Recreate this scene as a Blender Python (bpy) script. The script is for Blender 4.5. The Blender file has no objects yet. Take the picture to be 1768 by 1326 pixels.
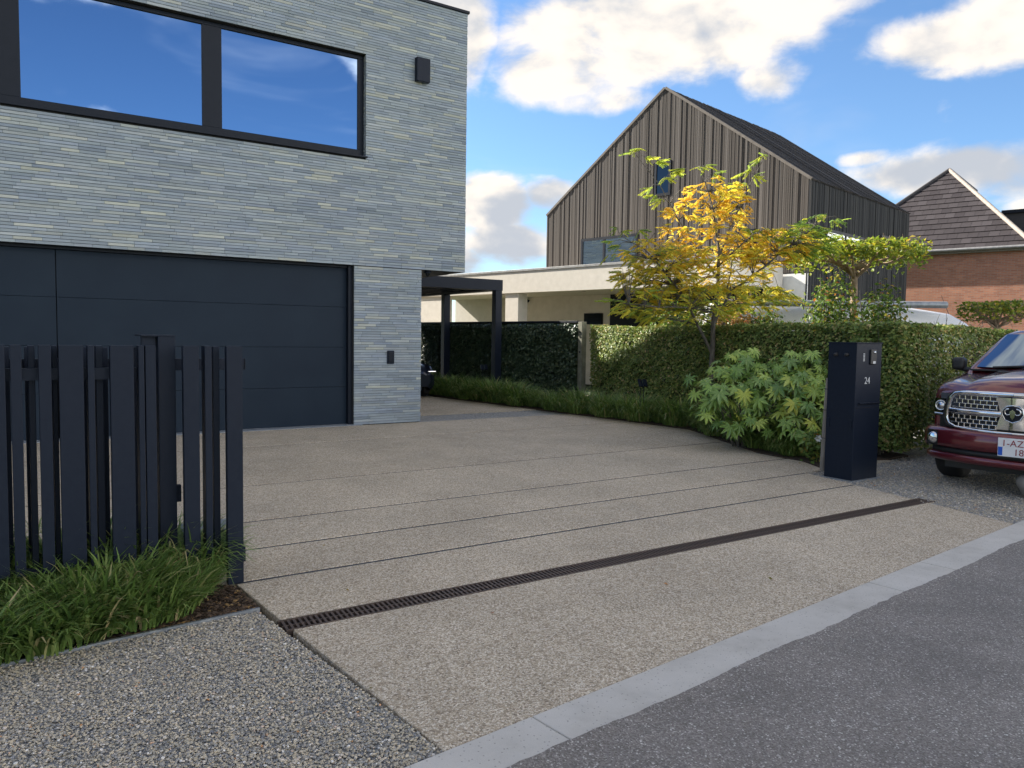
import bpy, bmesh, math, random
import numpy as np
from mathutils import Vector, Matrix

random.seed(7)
rng = np.random.default_rng(7)
SC = bpy.context.scene
COL = SC.collection
rad = math.radians

# ------------------------------------------------------------------ camera
FPX, CX, CY, CAM_H = 1328.0, 884.0, 663.0, 1.65
PITCH, ROLL = rad(3.49), 0.0145
cam_data = bpy.data.cameras.new('camera')
cam_data.sensor_width = 36.0
cam_data.lens = 36.0 * FPX / 1768.0
cam_data.clip_start = 0.05
cam_data.clip_end = 3000.0
cam = bpy.data.objects.new('camera', cam_data)
COL.objects.link(cam)
CAM_R = Matrix.Rotation(math.pi / 2 - PITCH, 3, 'X') @ Matrix.Rotation(ROLL, 3, 'Z')
cam.matrix_world = Matrix.Translation((0, 0, CAM_H)) @ CAM_R.to_4x4()
SC.camera = cam
CAM = Vector((0, 0, CAM_H))

# ------------------------------------------------------------------ sky, sun, exposure
SUN_EL = rad(31.0)
SUN_H = Vector((-0.841, 0.541, 0.0))                       # horizontal direction towards the sun
SUN_DIR = (SUN_H * math.cos(SUN_EL) + Vector((0, 0, math.sin(SUN_EL)))).normalized()
SKY_STRENGTH = 0.15
SUN_STRENGTH = 2.4
SC.view_settings.view_transform = 'Standard'
SC.view_settings.look = 'None'
SC.view_settings.gamma = 1.0
SC.view_settings.use_curve_mapping = False
SC.view_settings.exposure = 2.72
SC.render.engine = 'CYCLES'
SC.cycles.use_denoising = True
SC.cycles.max_bounces = 5
SC.cycles.diffuse_bounces = 3
SC.cycles.transparent_max_bounces = 12
SC.cycles.caustics_reflective = False
SC.cycles.caustics_refractive = False
SC.cycles.sample_clamp_indirect = 6.0


def ray(x, y):
    return CAM_R @ Vector(((x - CX) / FPX, -(y - CY) / FPX, -1.0))


def G(x, y, z=0.0):
    """point of the horizontal plane at height z seen at a pixel of the photograph"""
    d = ray(x, y)
    return CAM + d * ((z - CAM_H) / d.z)


def VPL(x, y, p, n):
    """point of the vertical plane through p with normal n"""
    d = ray(x, y)
    n = Vector((n[0], n[1], 0))
    return CAM + d * ((Vector((p[0], p[1], CAM_H)) - CAM).dot(n) / d.dot(n))


def AT(x, y, Y):
    """point at forward distance Y"""
    d = ray(x, y)
    return CAM + d * (Y / d.y)


def nodes_of(mat):
    nt = mat.node_tree
    return nt, nt.nodes, nt.links


world = bpy.data.worlds.new('World')
SC.world = world
world.use_nodes = True


def build_world():
    nt = world.node_tree
    N, L = nt.nodes, nt.links
    N.clear()
    out = N.new('ShaderNodeOutputWorld')
    bg = N.new('ShaderNodeBackground')
    bg.inputs['Strength'].default_value = SKY_STRENGTH
    L.new(bg.outputs[0], out.inputs[0])
    sky = N.new('ShaderNodeTexSky')
    sky.sky_type = 'NISHITA'
    sky.sun_disc = False
    sky.sun_elevation = SUN_EL
    sky.sun_rotation = math.atan2(SUN_H.x, SUN_H.y)
    sky.altitude = 50
    sky.air_density = 1.0
    sky.dust_density = 0.25
    sky.ozone_density = 3.0
    tc = N.new('ShaderNodeTexCoord')
    dirv = tc.outputs['Generated']

    def val(v):
        n = N.new('ShaderNodeValue'); n.outputs[0].default_value = v; return n.outputs[0]

    def m(op, a, b=None, c=None, clamp=False):
        n = N.new('ShaderNodeMath'); n.operation = op; n.use_clamp = clamp
        for i, s in enumerate((a, b, c)):
            if s is None: continue
            if isinstance(s, (int, float)): n.inputs[i].default_value = s
            else: L.new(s, n.inputs[i])
        return n.outputs[0]

    def vm(op, a, b):
        n = N.new('ShaderNodeVectorMath'); n.operation = op
        for i, s in enumerate((a, b)):
            if s is None: continue
            if isinstance(s, (tuple, list, Vector)): n.inputs[i].default_value = tuple(s)
            else: L.new(s, n.inputs[i])
        return n

    def noise(vec, scale, detail=7.0, rough=0.58, dist=0.0):
        n = N.new('ShaderNodeTexNoise')
        n.inputs['Scale'].default_value = scale
        n.inputs['Detail'].default_value = detail
        n.inputs['Roughness'].default_value = rough
        n.inputs['Distortion'].default_value = dist
        L.new(vec, n.inputs['Vector'])
        return n.outputs['Fac']

    def mr(v, a, b, c, d, smooth=True):
        n = N.new('ShaderNodeMapRange')
        n.interpolation_type = 'SMOOTHSTEP' if smooth else 'LINEAR'
        L.new(v, n.inputs['Value'])
        for k, x in zip(('From Min', 'From Max', 'To Min', 'To Max'), (a, b, c, d)):
            n.inputs[k].default_value = x
        return n.outputs['Result']

    sep = N.new('ShaderNodeSeparateXYZ'); L.new(dirv, sep.inputs[0])
    st = vm('MULTIPLY', dirv, (1.0, 1.0, 1.75)).outputs[0]
    # cumulus bodies: direction, half width, half height, weight
    blobs = [((1060, 70), 210, 95, 1.0), ((1230, 40), 200, 100, 1.0), ((960, 130), 150, 75, .9), ((1010, 170), 150, 40, .8), ((790, 60), 75, 130, .95), ((1330, 130), 75, 45, .75),
             ((1380, 10), 120, 30, .7), ((850, 350), 100, 62, .95), ((950, 335), 70, 40, .85), ((880, 425), 120, 55, .9), ((780, 460), 110, 60, .9),
             ((1700, 60), 170, 48, .95), ((1790, 20), 130, 70, .95), ((1660, 300), 190, 42, .95), ((1790, 300), 110, 60, .9), ((1790, 350), 60, 26, .8),
             ((1490, 275), 50, 16, .55), ((1620, 125), 60, 14, .5)]
    acc = None
    for (px, py), hw, hh, w in blobs:
        d = ray(px, py).normalized()
        v = vm('SUBTRACT', dirv, d).outputs[0]
        v = vm('MULTIPLY', v, (FPX / hw, FPX / hw, FPX / hh)).outputs[0]
        ln = vm('LENGTH', v, None).outputs['Value']
        f = mr(ln, 0.25, 1.35, w, 0.0)
        acc = f if acc is None else m('MAXIMUM', acc, f)
    front = m('MULTIPLY', mr(sep.outputs['Y'], 0.35, 0.6, 0, 1), mr(sep.outputs['Z'], 0.48, 0.62, 1, 0))
    wide = noise(vm('ADD', st, (7.1, 2.2, 3.4)).outputs[0], 2.3, 2.0, 0.5)
    wide = mr(wide, 0.40, 0.58, 0.0, 1.0)
    body = m('ADD', m('MULTIPLY', acc, front), m('MULTIPLY', wide, m('SUBTRACT', 1.0, front)))
    n1 = noise(st, 7.5, 7.0, 0.58, 0.2)
    n2 = noise(vm('ADD', st, tuple(SUN_DIR * 0.03 + Vector((0, 0, 0.035)))).outputs[0], 7.5, 3.0, 0.55, 0.2)
    dens = m('ADD', body, m('MULTIPLY', m('SUBTRACT', n1, 0.5), 1.7))
    mask = mr(dens, 0.32, 0.86, 0.0, 1.0)
    thin = mr(noise(vm('MULTIPLY', st, (1, 1, 1.6)).outputs[0], 3.3, 4.0, 0.62, 0.6), 0.52, 0.85, 0, .22)
    mask = m('MAXIMUM', mask, thin)
    # self-shading of the clouds: sun side bright, thick cores and undersides greyer;
    # front-lit clouds opposite the sun, out of view, brightened extra for fill light
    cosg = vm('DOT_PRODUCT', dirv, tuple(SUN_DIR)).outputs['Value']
    cloud_fill = mr(cosg, -0.95, 0.0, 5.0, 1.0)
    big1 = noise(st, 3.4, 3.0, 0.5)
    big2 = noise(vm('ADD', st, tuple(SUN_DIR * 0.08 + Vector((0, 0, 0.07)))).outputs[0], 3.4, 2.0, 0.5)
    lit = m('ADD', 0.60, m('MULTIPLY', m('SUBTRACT', n1, n2), 3.2))
    lit = m('ADD', lit, m('MULTIPLY', m('SUBTRACT', big1, big2), 2.2))
    thick = mr(dens, 0.55, 1.7, 0.0, 0.42, False)
    lit = mr(m('SUBTRACT', lit, thick), -0.15, 0.85, 0.0, 1.0)
    ramp = N.new('ShaderNodeMix'); ramp.data_type = 'RGBA'
    L.new(lit, ramp.inputs['Factor'])
    ramp.inputs['A'].default_value = (0.60, 0.64, 0.71, 1)
    ramp.inputs['B'].default_value = (1.20, 1.10, 0.98, 1)
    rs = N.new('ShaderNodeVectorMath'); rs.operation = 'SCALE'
    L.new(ramp.outputs['Result'], rs.inputs[0]); L.new(cloud_fill, rs.inputs['Scale'])
    blue = N.new('ShaderNodeVectorMath'); blue.operation = 'SCALE'
    deep = vm('MULTIPLY', sky.outputs[0], (0.80, 0.95, 1.08)).outputs[0]
    L.new(deep, blue.inputs[0]); blue.inputs['Scale'].default_value = 0.19
    mix = N.new('ShaderNodeMix'); mix.data_type = 'RGBA'
    L.new(mask, mix.inputs['Factor'])
    L.new(blue.outputs[0], mix.inputs['A'])
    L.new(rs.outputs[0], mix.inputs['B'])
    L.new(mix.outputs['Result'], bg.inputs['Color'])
    world.cycles.sampling_method = 'MANUAL'
    world.cycles.sample_map_resolution = 1024


build_world()
sun_data = bpy.data.lights.new('sun', 'SUN')
sun_data.energy = SUN_STRENGTH
sun_data.angle = rad(0.5)
sun_data.color = (1.0, 0.93, 0.82)
sun = bpy.data.objects.new('sun', sun_data)
COL.objects.link(sun)
sun.rotation_euler = SUN_DIR.to_track_quat('Z', 'Y').to_euler()
sun.location = (-20, 15, 20)

# ------------------------------------------------------------------ helpers
U = Vector((math.sin(rad(56.4)), math.cos(rad(56.4)), 0))     # along the facade, to the right
NF = Vector((U.y, -U.x, 0))                                   # out of the facade, to the road
A0 = G(727, 728)                                              # foot of the brick pier's right edge
HOUSE_ROT = math.atan2(U.y, U.x)


def loc_ab(p):
    d = Vector((p[0] - A0.x, p[1] - A0.y, 0))
    return d.dot(U), d.dot(NF)


def ab(a, b, z=0.0):
    q = A0 + U * a + NF * b
    return Vector((q.x, q.y, z))


def tag(o, label=None, cat=None, group=None, kind=None):
    if label: o['label'] = label
    if cat: o['category'] = cat
    if group: o['group'] = group
    if kind: o['kind'] = kind
    return o


def empty(name, loc=(0, 0, 0), rz=0.0, parent=None):
    o = bpy.data.objects.new(name, None)
    o.empty_display_size = 0.2
    COL.objects.link(o)
    o.location = loc
    o.rotation_euler = (0, 0, rz)
    if parent: o.parent = parent
    return o


def thing(name, label, cat, loc=(0, 0, 0), rz=0.0, group=None):
    return tag(empty(name, loc, rz), label, cat, group)


def link(name, me, mat, parent=None, loc=None, rot=None, scale=None):
    o = bpy.data.objects.new(name, me)
    COL.objects.link(o)
    if mat is not None and len(me.materials) == 0: me.materials.append(mat)
    if parent: o.parent = parent
    if loc is not None: o.location = loc
    if rot is not None: o.rotation_euler = rot
    if scale is not None: o.scale = scale
    return o


def copy_tree(o, parent=None):
    c = o.copy(); COL.objects.link(c); c.parent = parent
    for ch in list(o.children):
        copy_tree(ch, c)
    return c


def bevel(o, w=0.004, seg=2, angle=40):
    md = o.modifiers.new('bevel', 'BEVEL')
    md.width = w; md.segments = seg; md.limit_method = 'ANGLE'; md.angle_limit = rad(angle)
    md.harden_normals = False
    return o


class MB:
    """collects faces and links them as one mesh object"""
    def __init__(s): s.v = []; s.f = []; s.smooth = []

    def add(s, vs, fs, sm=False):
        b = len(s.v); s.v += [tuple(x) for x in vs]
        s.f += [tuple(b + i for i in f) for f in fs]; s.smooth += [sm] * len(fs)
        return s

    def box(s, x0, x1, y0, y1, z0, z1):
        vs = [(x, y, z) for z in (z0, z1) for y in (y0, y1) for x in (x0, x1)]
        return s.add(vs, [(0, 2, 3, 1), (4, 5, 7, 6), (0, 1, 5, 4), (2, 6, 7, 3), (0, 4, 6, 2), (1, 3, 7, 5)])

    def prism(s, poly, z0, z1, fn=lambda x, y, z: (x, y, z)):
        """poly counter-clockwise in (x, y), extruded z0..z1; fn maps local to space"""
        n = len(poly)
        vs = [fn(x, y, z0) for x, y in poly] + [fn(x, y, z1) for x, y in poly]
        fs = [tuple(range(n - 1, -1, -1)), tuple(range(n, 2 * n))]
        fs += [(i, (i + 1) % n, n + (i + 1) % n, n + i) for i in range(n)]
        return s.add(vs, fs)

    def tube(s, pts, radii, n=8, caps=True, sm=True):
        pts = [Vector(p) for p in pts]
        if isinstance(radii, (int, float)): radii = [radii] * len(pts)
        vs, fs = [], []
        prev = None
        for i, p in enumerate(pts):
            d = (pts[min(i + 1, len(pts) - 1)] - pts[max(i - 1, 0)]).normalized()
            if prev is None:
                a = d.cross(Vector((0.13, 0.31, 0.94)))
                if a.length < 1e-3: a = d.cross(Vector((1, 0, 0)))
                a.normalize()
            else:
                a = (prev - d * prev.dot(d)).normalized()
            prev = a
            b = d.cross(a)
            for k in range(n):
                t = 2 * math.pi * k / n
                vs.append(p + (a * math.cos(t) + b * math.sin(t)) * radii[i])
        for i in range(len(pts) - 1):
            for k in range(n):
                fs.append((i * n + k, i * n + (k + 1) % n, (i + 1) * n + (k + 1) % n, (i + 1) * n + k))
        s.add(vs, fs, sm)
        if caps:
            s.add(vs[:n], [tuple(range(n - 1, -1, -1))]); s.add(vs[-n:], [tuple(range(n))])
        return s

    def lathe(s, prof, n=32, axis='y', c=(0, 0, 0), sm=True, closed=False):
        """prof: (radius, offset along axis)"""
        vs, fs = [], []
        for r, h in prof:
            for k in range(n):
                t = 2 * math.pi * k / n
                if axis == 'y': vs.append((c[0] + r * math.cos(t), c[1] + h, c[2] + r * math.sin(t)))
                elif axis == 'x': vs.append((c[0] + h, c[1] + r * math.cos(t), c[2] + r * math.sin(t)))
                else: vs.append((c[0] + r * math.cos(t), c[1] + r * math.sin(t), c[2] + h))
        m = len(prof)
        for i in range(m if closed else m - 1):
            j = (i + 1) % m
            for k in range(n):
                fs.append((i * n + k, i * n + (k + 1) % n, j * n + (k + 1) % n, j * n + k))
        return s.add(vs, fs, sm)

    def grid(s, rows, sm=True, close=False):
        """rows: list of equal-length point lists"""
        m, n = len(rows), len(rows[0])
        vs = [p for r in rows for p in r]
        fs = []
        for i in range(m - 1):
            for k in range(n if close else n - 1):
                fs.append((i * n + k, i * n + (k + 1) % n, (i + 1) * n + (k + 1) % n, (i + 1) * n + k))
        return s.add(vs, fs, sm)

    def mesh(s, name):
        me = bpy.data.meshes.new(name)
        me.from_pydata(s.v, [], s.f)
        me.polygons.foreach_set('use_smooth', s.smooth)
        me.update()
        return me

    def build(s, name, mat, parent=None, loc=None, rz=None, fix=True):
        me = s.mesh(name)
        if fix:
            bm = bmesh.new(); bm.from_mesh(me)
            bmesh.ops.recalc_face_normals(bm, faces=bm.faces)
            bm.to_mesh(me); bm.free()
        return link(name, me, mat, parent, loc, None if rz is None else (0, 0, rz))


def np_mesh(name, verts, faces, smooth=False):
    """fast mesh from an (n,3) array and an (m,k) face array"""
    verts = np.ascontiguousarray(verts, dtype=np.float32)
    faces = np.ascontiguousarray(faces, dtype=np.int32)
    me = bpy.data.meshes.new(name)
    me.vertices.add(len(verts)); me.vertices.foreach_set('co', verts.ravel())
    k = faces.shape[1]
    me.loops.add(faces.size); me.loops.foreach_set('vertex_index', faces.ravel())
    me.polygons.add(len(faces))
    me.polygons.foreach_set('loop_start', np.arange(len(faces), dtype=np.int32) * k)
    me.polygons.foreach_set('use_smooth', np.full(len(faces), smooth, dtype=bool))
    me.update(calc_edges=True)
    return me


def clip(poly, px, py, nx, ny):
    """keep the part of a convex polygon where (p-(px,py)).n >= 0"""
    out = []
    for i in range(len(poly)):
        a, b = poly[i], poly[(i + 1) % len(poly)]
        da = (a[0] - px) * nx + (a[1] - py) * ny
        db = (b[0] - px) * nx + (b[1] - py) * ny
        if da >= 0: out.append(a)
        if (da >= 0) != (db >= 0):
            t = da / (da - db)
            out.append((a[0] + (b[0] - a[0]) * t, a[1] + (b[1] - a[1]) * t))
    return out


# ------------------------------------------------------------------ materials
def new_mat(name):
    m = bpy.data.materials.new(name); m.use_nodes = True
    nt, N, L = nodes_of(m)
    return m, N, L, N['Principled BSDF']


def ramp_node(N, stops):
    r = N.new('ShaderNodeValToRGB')
    e = r.color_ramp.elements
    while len(e) < len(stops): e.new(0.5)
    for el, (p, c) in zip(e, stops):
        el.position = p; el.color = (*c, 1)
    return r


def noise_node(N, L, scale, detail=4, rough=0.55, coord='Object', vec=None, stretch=None):
    if vec is None:
        tc = N.new('ShaderNodeTexCoord'); vec = tc.outputs[coord]
    if stretch:
        mp = N.new('ShaderNodeMapping'); mp.inputs['Scale'].default_value = stretch
        L.new(vec, mp.inputs['Vector']); vec = mp.outputs[0]
    n = N.new('ShaderNodeTexNoise')
    n.inputs['Scale'].default_value = scale; n.inputs['Detail'].default_value = detail
    n.inputs['Roughness'].default_value = rough
    L.new(vec, n.inputs['Vector'])
    return n


def bump_node(N, L, b, height, strength=0.3, dist=0.01):
    bn = N.new('ShaderNodeBump')
    bn.inputs['Strength'].default_value = strength; bn.inputs['Distance'].default_value = dist
    L.new(height, bn.inputs['Height']); L.new(bn.outputs[0], b.inputs['Normal'])
    return bn


def mat_noise(name, c1, c2, scale=4, rough=0.6, metallic=0.0, bump=0.0, bscale=80, stretch=None, rvar=0.1, detail=5, spec=0.5):
    m, N, L, b = new_mat(name)
    n = noise_node(N, L, scale, detail, stretch=stretch)
    r = ramp_node(N, [(0.3, c1), (0.7, c2)])
    L.new(n.outputs['Fac'], r.inputs[0]); L.new(r.outputs[0], b.inputs['Base Color'])
    mr = N.new('ShaderNodeMapRange')
    mr.inputs['To Min'].default_value = rough - rvar; mr.inputs['To Max'].default_value = rough + rvar
    L.new(n.outputs['Fac'], mr.inputs[0]); L.new(mr.outputs[0], b.inputs['Roughness'])
    b.inputs['Metallic'].default_value = metallic
    b.inputs['Specular IOR Level'].default_value = spec
    if bump:
        n2 = noise_node(N, L, bscale, 4, stretch=stretch)
        bump_node(N, L, b, n2.outputs['Fac'], bump, 0.004)
    return m


def mat_island(name, stops, rough=0.6, transl=0.0, bump=0.0, spec=0.3, obj_rand=False, nmix=0.0):
    """colour picked at random for each loose piece (leaf, pebble)"""
    m, N, L, b = new_mat(name)
    if obj_rand:
        g = N.new('ShaderNodeObjectInfo'); src = g.outputs['Random']
    else:
        g = N.new('ShaderNodeNewGeometry'); src = g.outputs['Random Per Island']
    if nmix:
        n = noise_node(N, L, 1.3, 3)
        ma = N.new('ShaderNodeMath'); ma.operation = 'MULTIPLY_ADD'
        L.new(n.outputs['Fac'], ma.inputs[0]); ma.inputs[1].default_value = nmix
        sh = N.new('ShaderNodeMath'); sh.operation = 'SUBTRACT'; L.new(src, sh.inputs[0]); sh.inputs[1].default_value = nmix * 0.5
        L.new(sh.outputs[0], ma.inputs[2]); src = ma.outputs[0]
    r = ramp_node(N, stops)
    L.new(src, r.inputs[0]); L.new(r.outputs[0], b.inputs['Base Color'])
    b.inputs['Roughness'].default_value = rough
    b.inputs['Specular IOR Level'].default_value = spec
    if transl:
        t = N.new('ShaderNodeBsdfTranslucent'); mx = N.new('ShaderNodeMixShader')
        mx.inputs[0].default_value = transl
        hs = N.new('ShaderNodeHueSaturation'); hs.inputs['Saturation'].default_value = 1.1; hs.inputs['Value'].default_value = 1.35
        L.new(r.outputs[0], hs.inputs['Color']); L.new(hs.outputs[0], t.inputs['Color'])
        out = N['Material Output']
        L.new(b.outputs[0], mx.inputs[1]); L.new(t.outputs[0], mx.inputs[2]); L.new(mx.outputs[0], out.inputs[0])
    if bump:
        n2 = noise_node(N, L, 60, 3)
        bump_node(N, L, b, n2.outputs['Fac'], bump, 0.004)
    return m


def mat_aggregate():
    m, N, L, b = new_mat('washed_aggregate')
    tc = N.new('ShaderNodeTexCoord')
    vo = N.new('ShaderNodeTexVoronoi'); vo.inputs['Scale'].default_value = 115
    L.new(tc.outputs['Object'], vo.inputs['Vector'])
    sp = N.new('ShaderNodeSeparateColor'); L.new(vo.outputs['Color'], sp.inputs[0])
    r = ramp_node(N, [(0.0, (.25, .195, .135)), (.22, (.46, .37, .262)), (.5, (.59, .49, .36)), (.75, (.68, .585, .45)), (1.0, (.82, .74, .61))])
    L.new(sp.outputs[0], r.inputs[0])
    vd = N.new('ShaderNodeTexVoronoi'); vd.feature = 'DISTANCE_TO_EDGE'; vd.inputs['Scale'].default_value = 115
    L.new(tc.outputs['Object'], vd.inputs['Vector'])
    edge = N.new('ShaderNodeMapRange'); edge.inputs['From Max'].default_value = 0.14
    edge.inputs['To Min'].default_value = 0.5; edge.inputs['To Max'].default_value = 1.0
    L.new(vd.outputs['Distance'], edge.inputs[0])
    big = noise_node(N, L, 0.9, 5, 0.6, vec=tc.outputs['Object'])
    br = N.new('ShaderNodeMapRange'); br.inputs['From Min'].default_value = .3; br.inputs['From Max'].default_value = .7
    br.inputs['To Min'].default_value = 0.84; br.inputs['To Max'].default_value = 1.08
    stn = noise_node(N, L, 3.7, 7, 0.7, vec=tc.outputs['Object'])
    sm = N.new('ShaderNodeMath'); sm.operation = 'MULTIPLY_ADD'; L.new(stn.outputs['Fac'], sm.inputs[0]); sm.inputs[1].default_value = .45
    off = N.new('ShaderNodeMath'); off.operation = 'SUBTRACT'; L.new(big.outputs['Fac'], off.inputs[0]); off.inputs[1].default_value = .225
    L.new(off.outputs[0], sm.inputs[2])
    L.new(sm.outputs[0], br.inputs[0])
    mul = N.new('ShaderNodeMath'); mul.operation = 'MULTIPLY'; L.new(edge.outputs[0], mul.inputs[0]); L.new(br.outputs[0], mul.inputs[1])
    oi = N.new('ShaderNodeObjectInfo')                 # each pour came out a little different
    ot = N.new('ShaderNodeMapRange'); ot.inputs['To Min'].default_value = .93; ot.inputs['To Max'].default_value = 1.05
    L.new(oi.outputs['Random'], ot.inputs[0])
    mul2 = N.new('ShaderNodeMath'); mul2.operation = 'MULTIPLY'; L.new(mul.outputs[0], mul2.inputs[0]); L.new(ot.outputs[0], mul2.inputs[1])
    vm = N.new('ShaderNodeVectorMath'); vm.operation = 'SCALE'
    L.new(r.outputs[0], vm.inputs[0]); L.new(mul2.outputs[0], vm.inputs['Scale'])
    L.new(vm.outputs[0], b.inputs['Base Color'])
    b.inputs['Roughness'].default_value = .75
    b.inputs['Specular IOR Level'].default_value = .3
    bump_node(N, L, b, edge.outputs[0], .5, .004)
    return m


def mat_asphalt():
    m, N, L, b = new_mat('asphalt')
    tc = N.new('ShaderNodeTexCoord')
    vo = N.new('ShaderNodeTexVoronoi'); vo.inputs['Scale'].default_value = 150
    L.new(tc.outputs['Object'], vo.inputs['Vector'])
    sp = N.new('ShaderNodeSeparateColor'); L.new(vo.outputs['Color'], sp.inputs[0])
    r = ramp_node(N, [(0.0, (.12, .105, .092)), (.55, (.195, .174, .154)), (.88, (.25, .226, .202)), (.955, (.36, .33, .30)), (1.0, (.56, .53, .49))])
    L.new(sp.outputs[1], r.inputs[0])
    n = noise_node(N, L, 1.4, 5, .6, vec=tc.outputs['Object'])
    mp = N.new('ShaderNodeMapRange'); mp.inputs['From Min'].default_value = .3; mp.inputs['From Max'].default_value = .7
    mp.inputs['To Min'].default_value = .80; mp.inputs['To Max'].default_value = 1.2
    L.new(n.outputs['Fac'], mp.inputs[0])
    vm = N.new('ShaderNodeVectorMath'); vm.operation = 'SCALE'; L.new(r.outputs[0], vm.inputs[0]); L.new(mp.outputs[0], vm.inputs['Scale'])
    L.new(vm.outputs[0], b.inputs['Base Color'])
    b.inputs['Roughness'].default_value = .72
    bump_node(N, L, b, vo.outputs['Distance'], .6, .004)
    return m


def mat_gravel():
    m, N, L, b = new_mat('gravel_ground')
    tc = N.new('ShaderNodeTexCoord')
    vo = N.new('ShaderNodeTexVoronoi'); vo.inputs['Scale'].default_value = 62
    L.new(tc.outputs['Object'], vo.inputs['Vector'])
    sp = N.new('ShaderNodeSeparateColor'); L.new(vo.outputs['Color'], sp.inputs[0])
    r = ramp_node(N, [(0, (.15, .155, .165)), (.35, (.24, .24, .235)), (.6, (.32, .31, .275)), (.85, (.40, .37, .31)), (1, (.55, .55, .55))])
    L.new(sp.outputs[0], r.inputs[0])
    L.new(r.outputs[0], b.inputs['Base Color']); b.inputs['Roughness'].default_value = .7
    bump_node(N, L, b, vo.outputs['Distance'], 1.0, .012)
    return m


def mat_attr_brick():
    m, N, L, b = new_mat('long_clay_brick')
    at = N.new('ShaderNodeAttribute'); at.attribute_name = 'tint'
    n = noise_node(N, L, 9, 6, .65, stretch=(.5, 1, 3.0))
    mp = N.new('ShaderNodeMapRange'); mp.inputs['From Min'].default_value = .3; mp.inputs['From Max'].default_value = .72
    mp.inputs['To Min'].default_value = .86; mp.inputs['To Max'].default_value = 1.14
    L.new(n.outputs['Fac'], mp.inputs[0])
    vm = N.new('ShaderNodeVectorMath'); vm.operation = 'SCALE'; L.new(at.outputs['Color'], vm.inputs[0]); L.new(mp.outputs[0], vm.inputs['Scale'])
    # pale efflorescence in patches
    n3 = noise_node(N, L, .9, 5, .6)
    m3 = N.new('ShaderNodeMapRange'); m3.inputs['From Min'].default_value = .52; m3.inputs['From Max'].default_value = .78; m3.inputs['To Max'].default_value = .3
    L.new(n3.outputs['Fac'], m3.inputs[0])
    mx = N.new('ShaderNodeMix'); mx.data_type = 'RGBA'; L.new(m3.outputs[0], mx.inputs['Factor']); L.new(vm.outputs[0], mx.inputs['A'])
    mx.inputs['B'].default_value = (.36, .38, .38, 1)
    L.new(mx.outputs['Result'], b.inputs['Base Color']); b.inputs['Roughness'].default_value = .78
    b.inputs['Specular IOR Level'].default_value = .25
    n2 = noise_node(N, L, 70, 4, .6)
    bump_node(N, L, b, n2.outputs['Fac'], .15, .004)
    return m


def mat_glass(name, tint, rough=.015):
    """coated glazing in front of dark rooms"""
    m, N, L, b = new_mat(name)
    b.inputs['Base Color'].default_value = (*tint, 1)
    b.inputs['Metallic'].default_value = 1.0
    b.inputs['Roughness'].default_value = rough
    n = noise_node(N, L, .7, 2)
    bump_node(N, L, b, n.outputs['Fac'], .012, .05)
    return m


def mat_paint(name, col, metal=.0, coat=1.0, rough=.35):
    m, N, L, b = new_mat(name)
    n = noise_node(N, L, 900, 2)
    r = ramp_node(N, [(.35, tuple(c * .8 for c in col)), (.7, tuple(min(1, c * 1.3) for c in col))])
    L.new(n.outputs['Fac'], r.inputs[0]); L.new(r.outputs[0], b.inputs['Base Color'])
    b.inputs['Metallic'].default_value = metal; b.inputs['Roughness'].default_value = rough
    b.inputs['Coat Weight'].default_value = coat; b.inputs['Coat Roughness'].default_value = .06
    return m


M = {}
M['aggregate'] = mat_aggregate()
M['asphalt'] = mat_asphalt()
M['gravel_ground'] = mat_gravel()
M['brick'] = mat_attr_brick()
M['mortar'] = mat_noise('dark_mortar', (.022, .023, .025), (.04, .04, .042), 30, .9)
M['kerb'] = mat_noise('kerb_concrete', (.43, .405, .365), (.57, .54, .49), 2.2, .8, detail=9, bump=.25, bscale=220)
def mat_kerb():
    m, N, L, b = new_mat('kerb_concrete')
    n = noise_node(N, L, 2.4, 9, .65)
    r = ramp_node(N, [(.28, (.40, .375, .335)), (.5, (.50, .475, .43)), (.75, (.57, .54, .495))])
    L.new(n.outputs['Fac'], r.inputs[0])
    tc = N.new('ShaderNodeTexCoord')
    vo = N.new('ShaderNodeTexVoronoi'); vo.inputs['Scale'].default_value = 42; L.new(tc.outputs['Object'], vo.inputs['Vector'])
    po = N.new('ShaderNodeMapRange'); po.inputs['From Min'].default_value = .10; po.inputs['From Max'].default_value = .2
    po.inputs['To Min'].default_value = .55; L.new(vo.outputs['Distance'], po.inputs[0])
    fine = noise_node(N, L, 260, 3, .6)
    fr = N.new('ShaderNodeMapRange'); fr.inputs['To Min'].default_value = .75; fr.inputs['To Max'].default_value = 1.22; L.new(fine.outputs['Fac'], fr.inputs[0])
    mu = N.new('ShaderNodeMath'); mu.operation = 'MULTIPLY'; L.new(po.outputs[0], mu.inputs[0]); L.new(fr.outputs[0], mu.inputs[1])
    vm = N.new('ShaderNodeVectorMath'); vm.operation = 'SCALE'; L.new(r.outputs[0], vm.inputs[0]); L.new(mu.outputs[0], vm.inputs['Scale'])
    L.new(vm.outputs[0], b.inputs['Base Color']); b.inputs['Roughness'].default_value = .85
    bump_node(N, L, b, mu.outputs[0], .4, .003)
    return m


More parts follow.
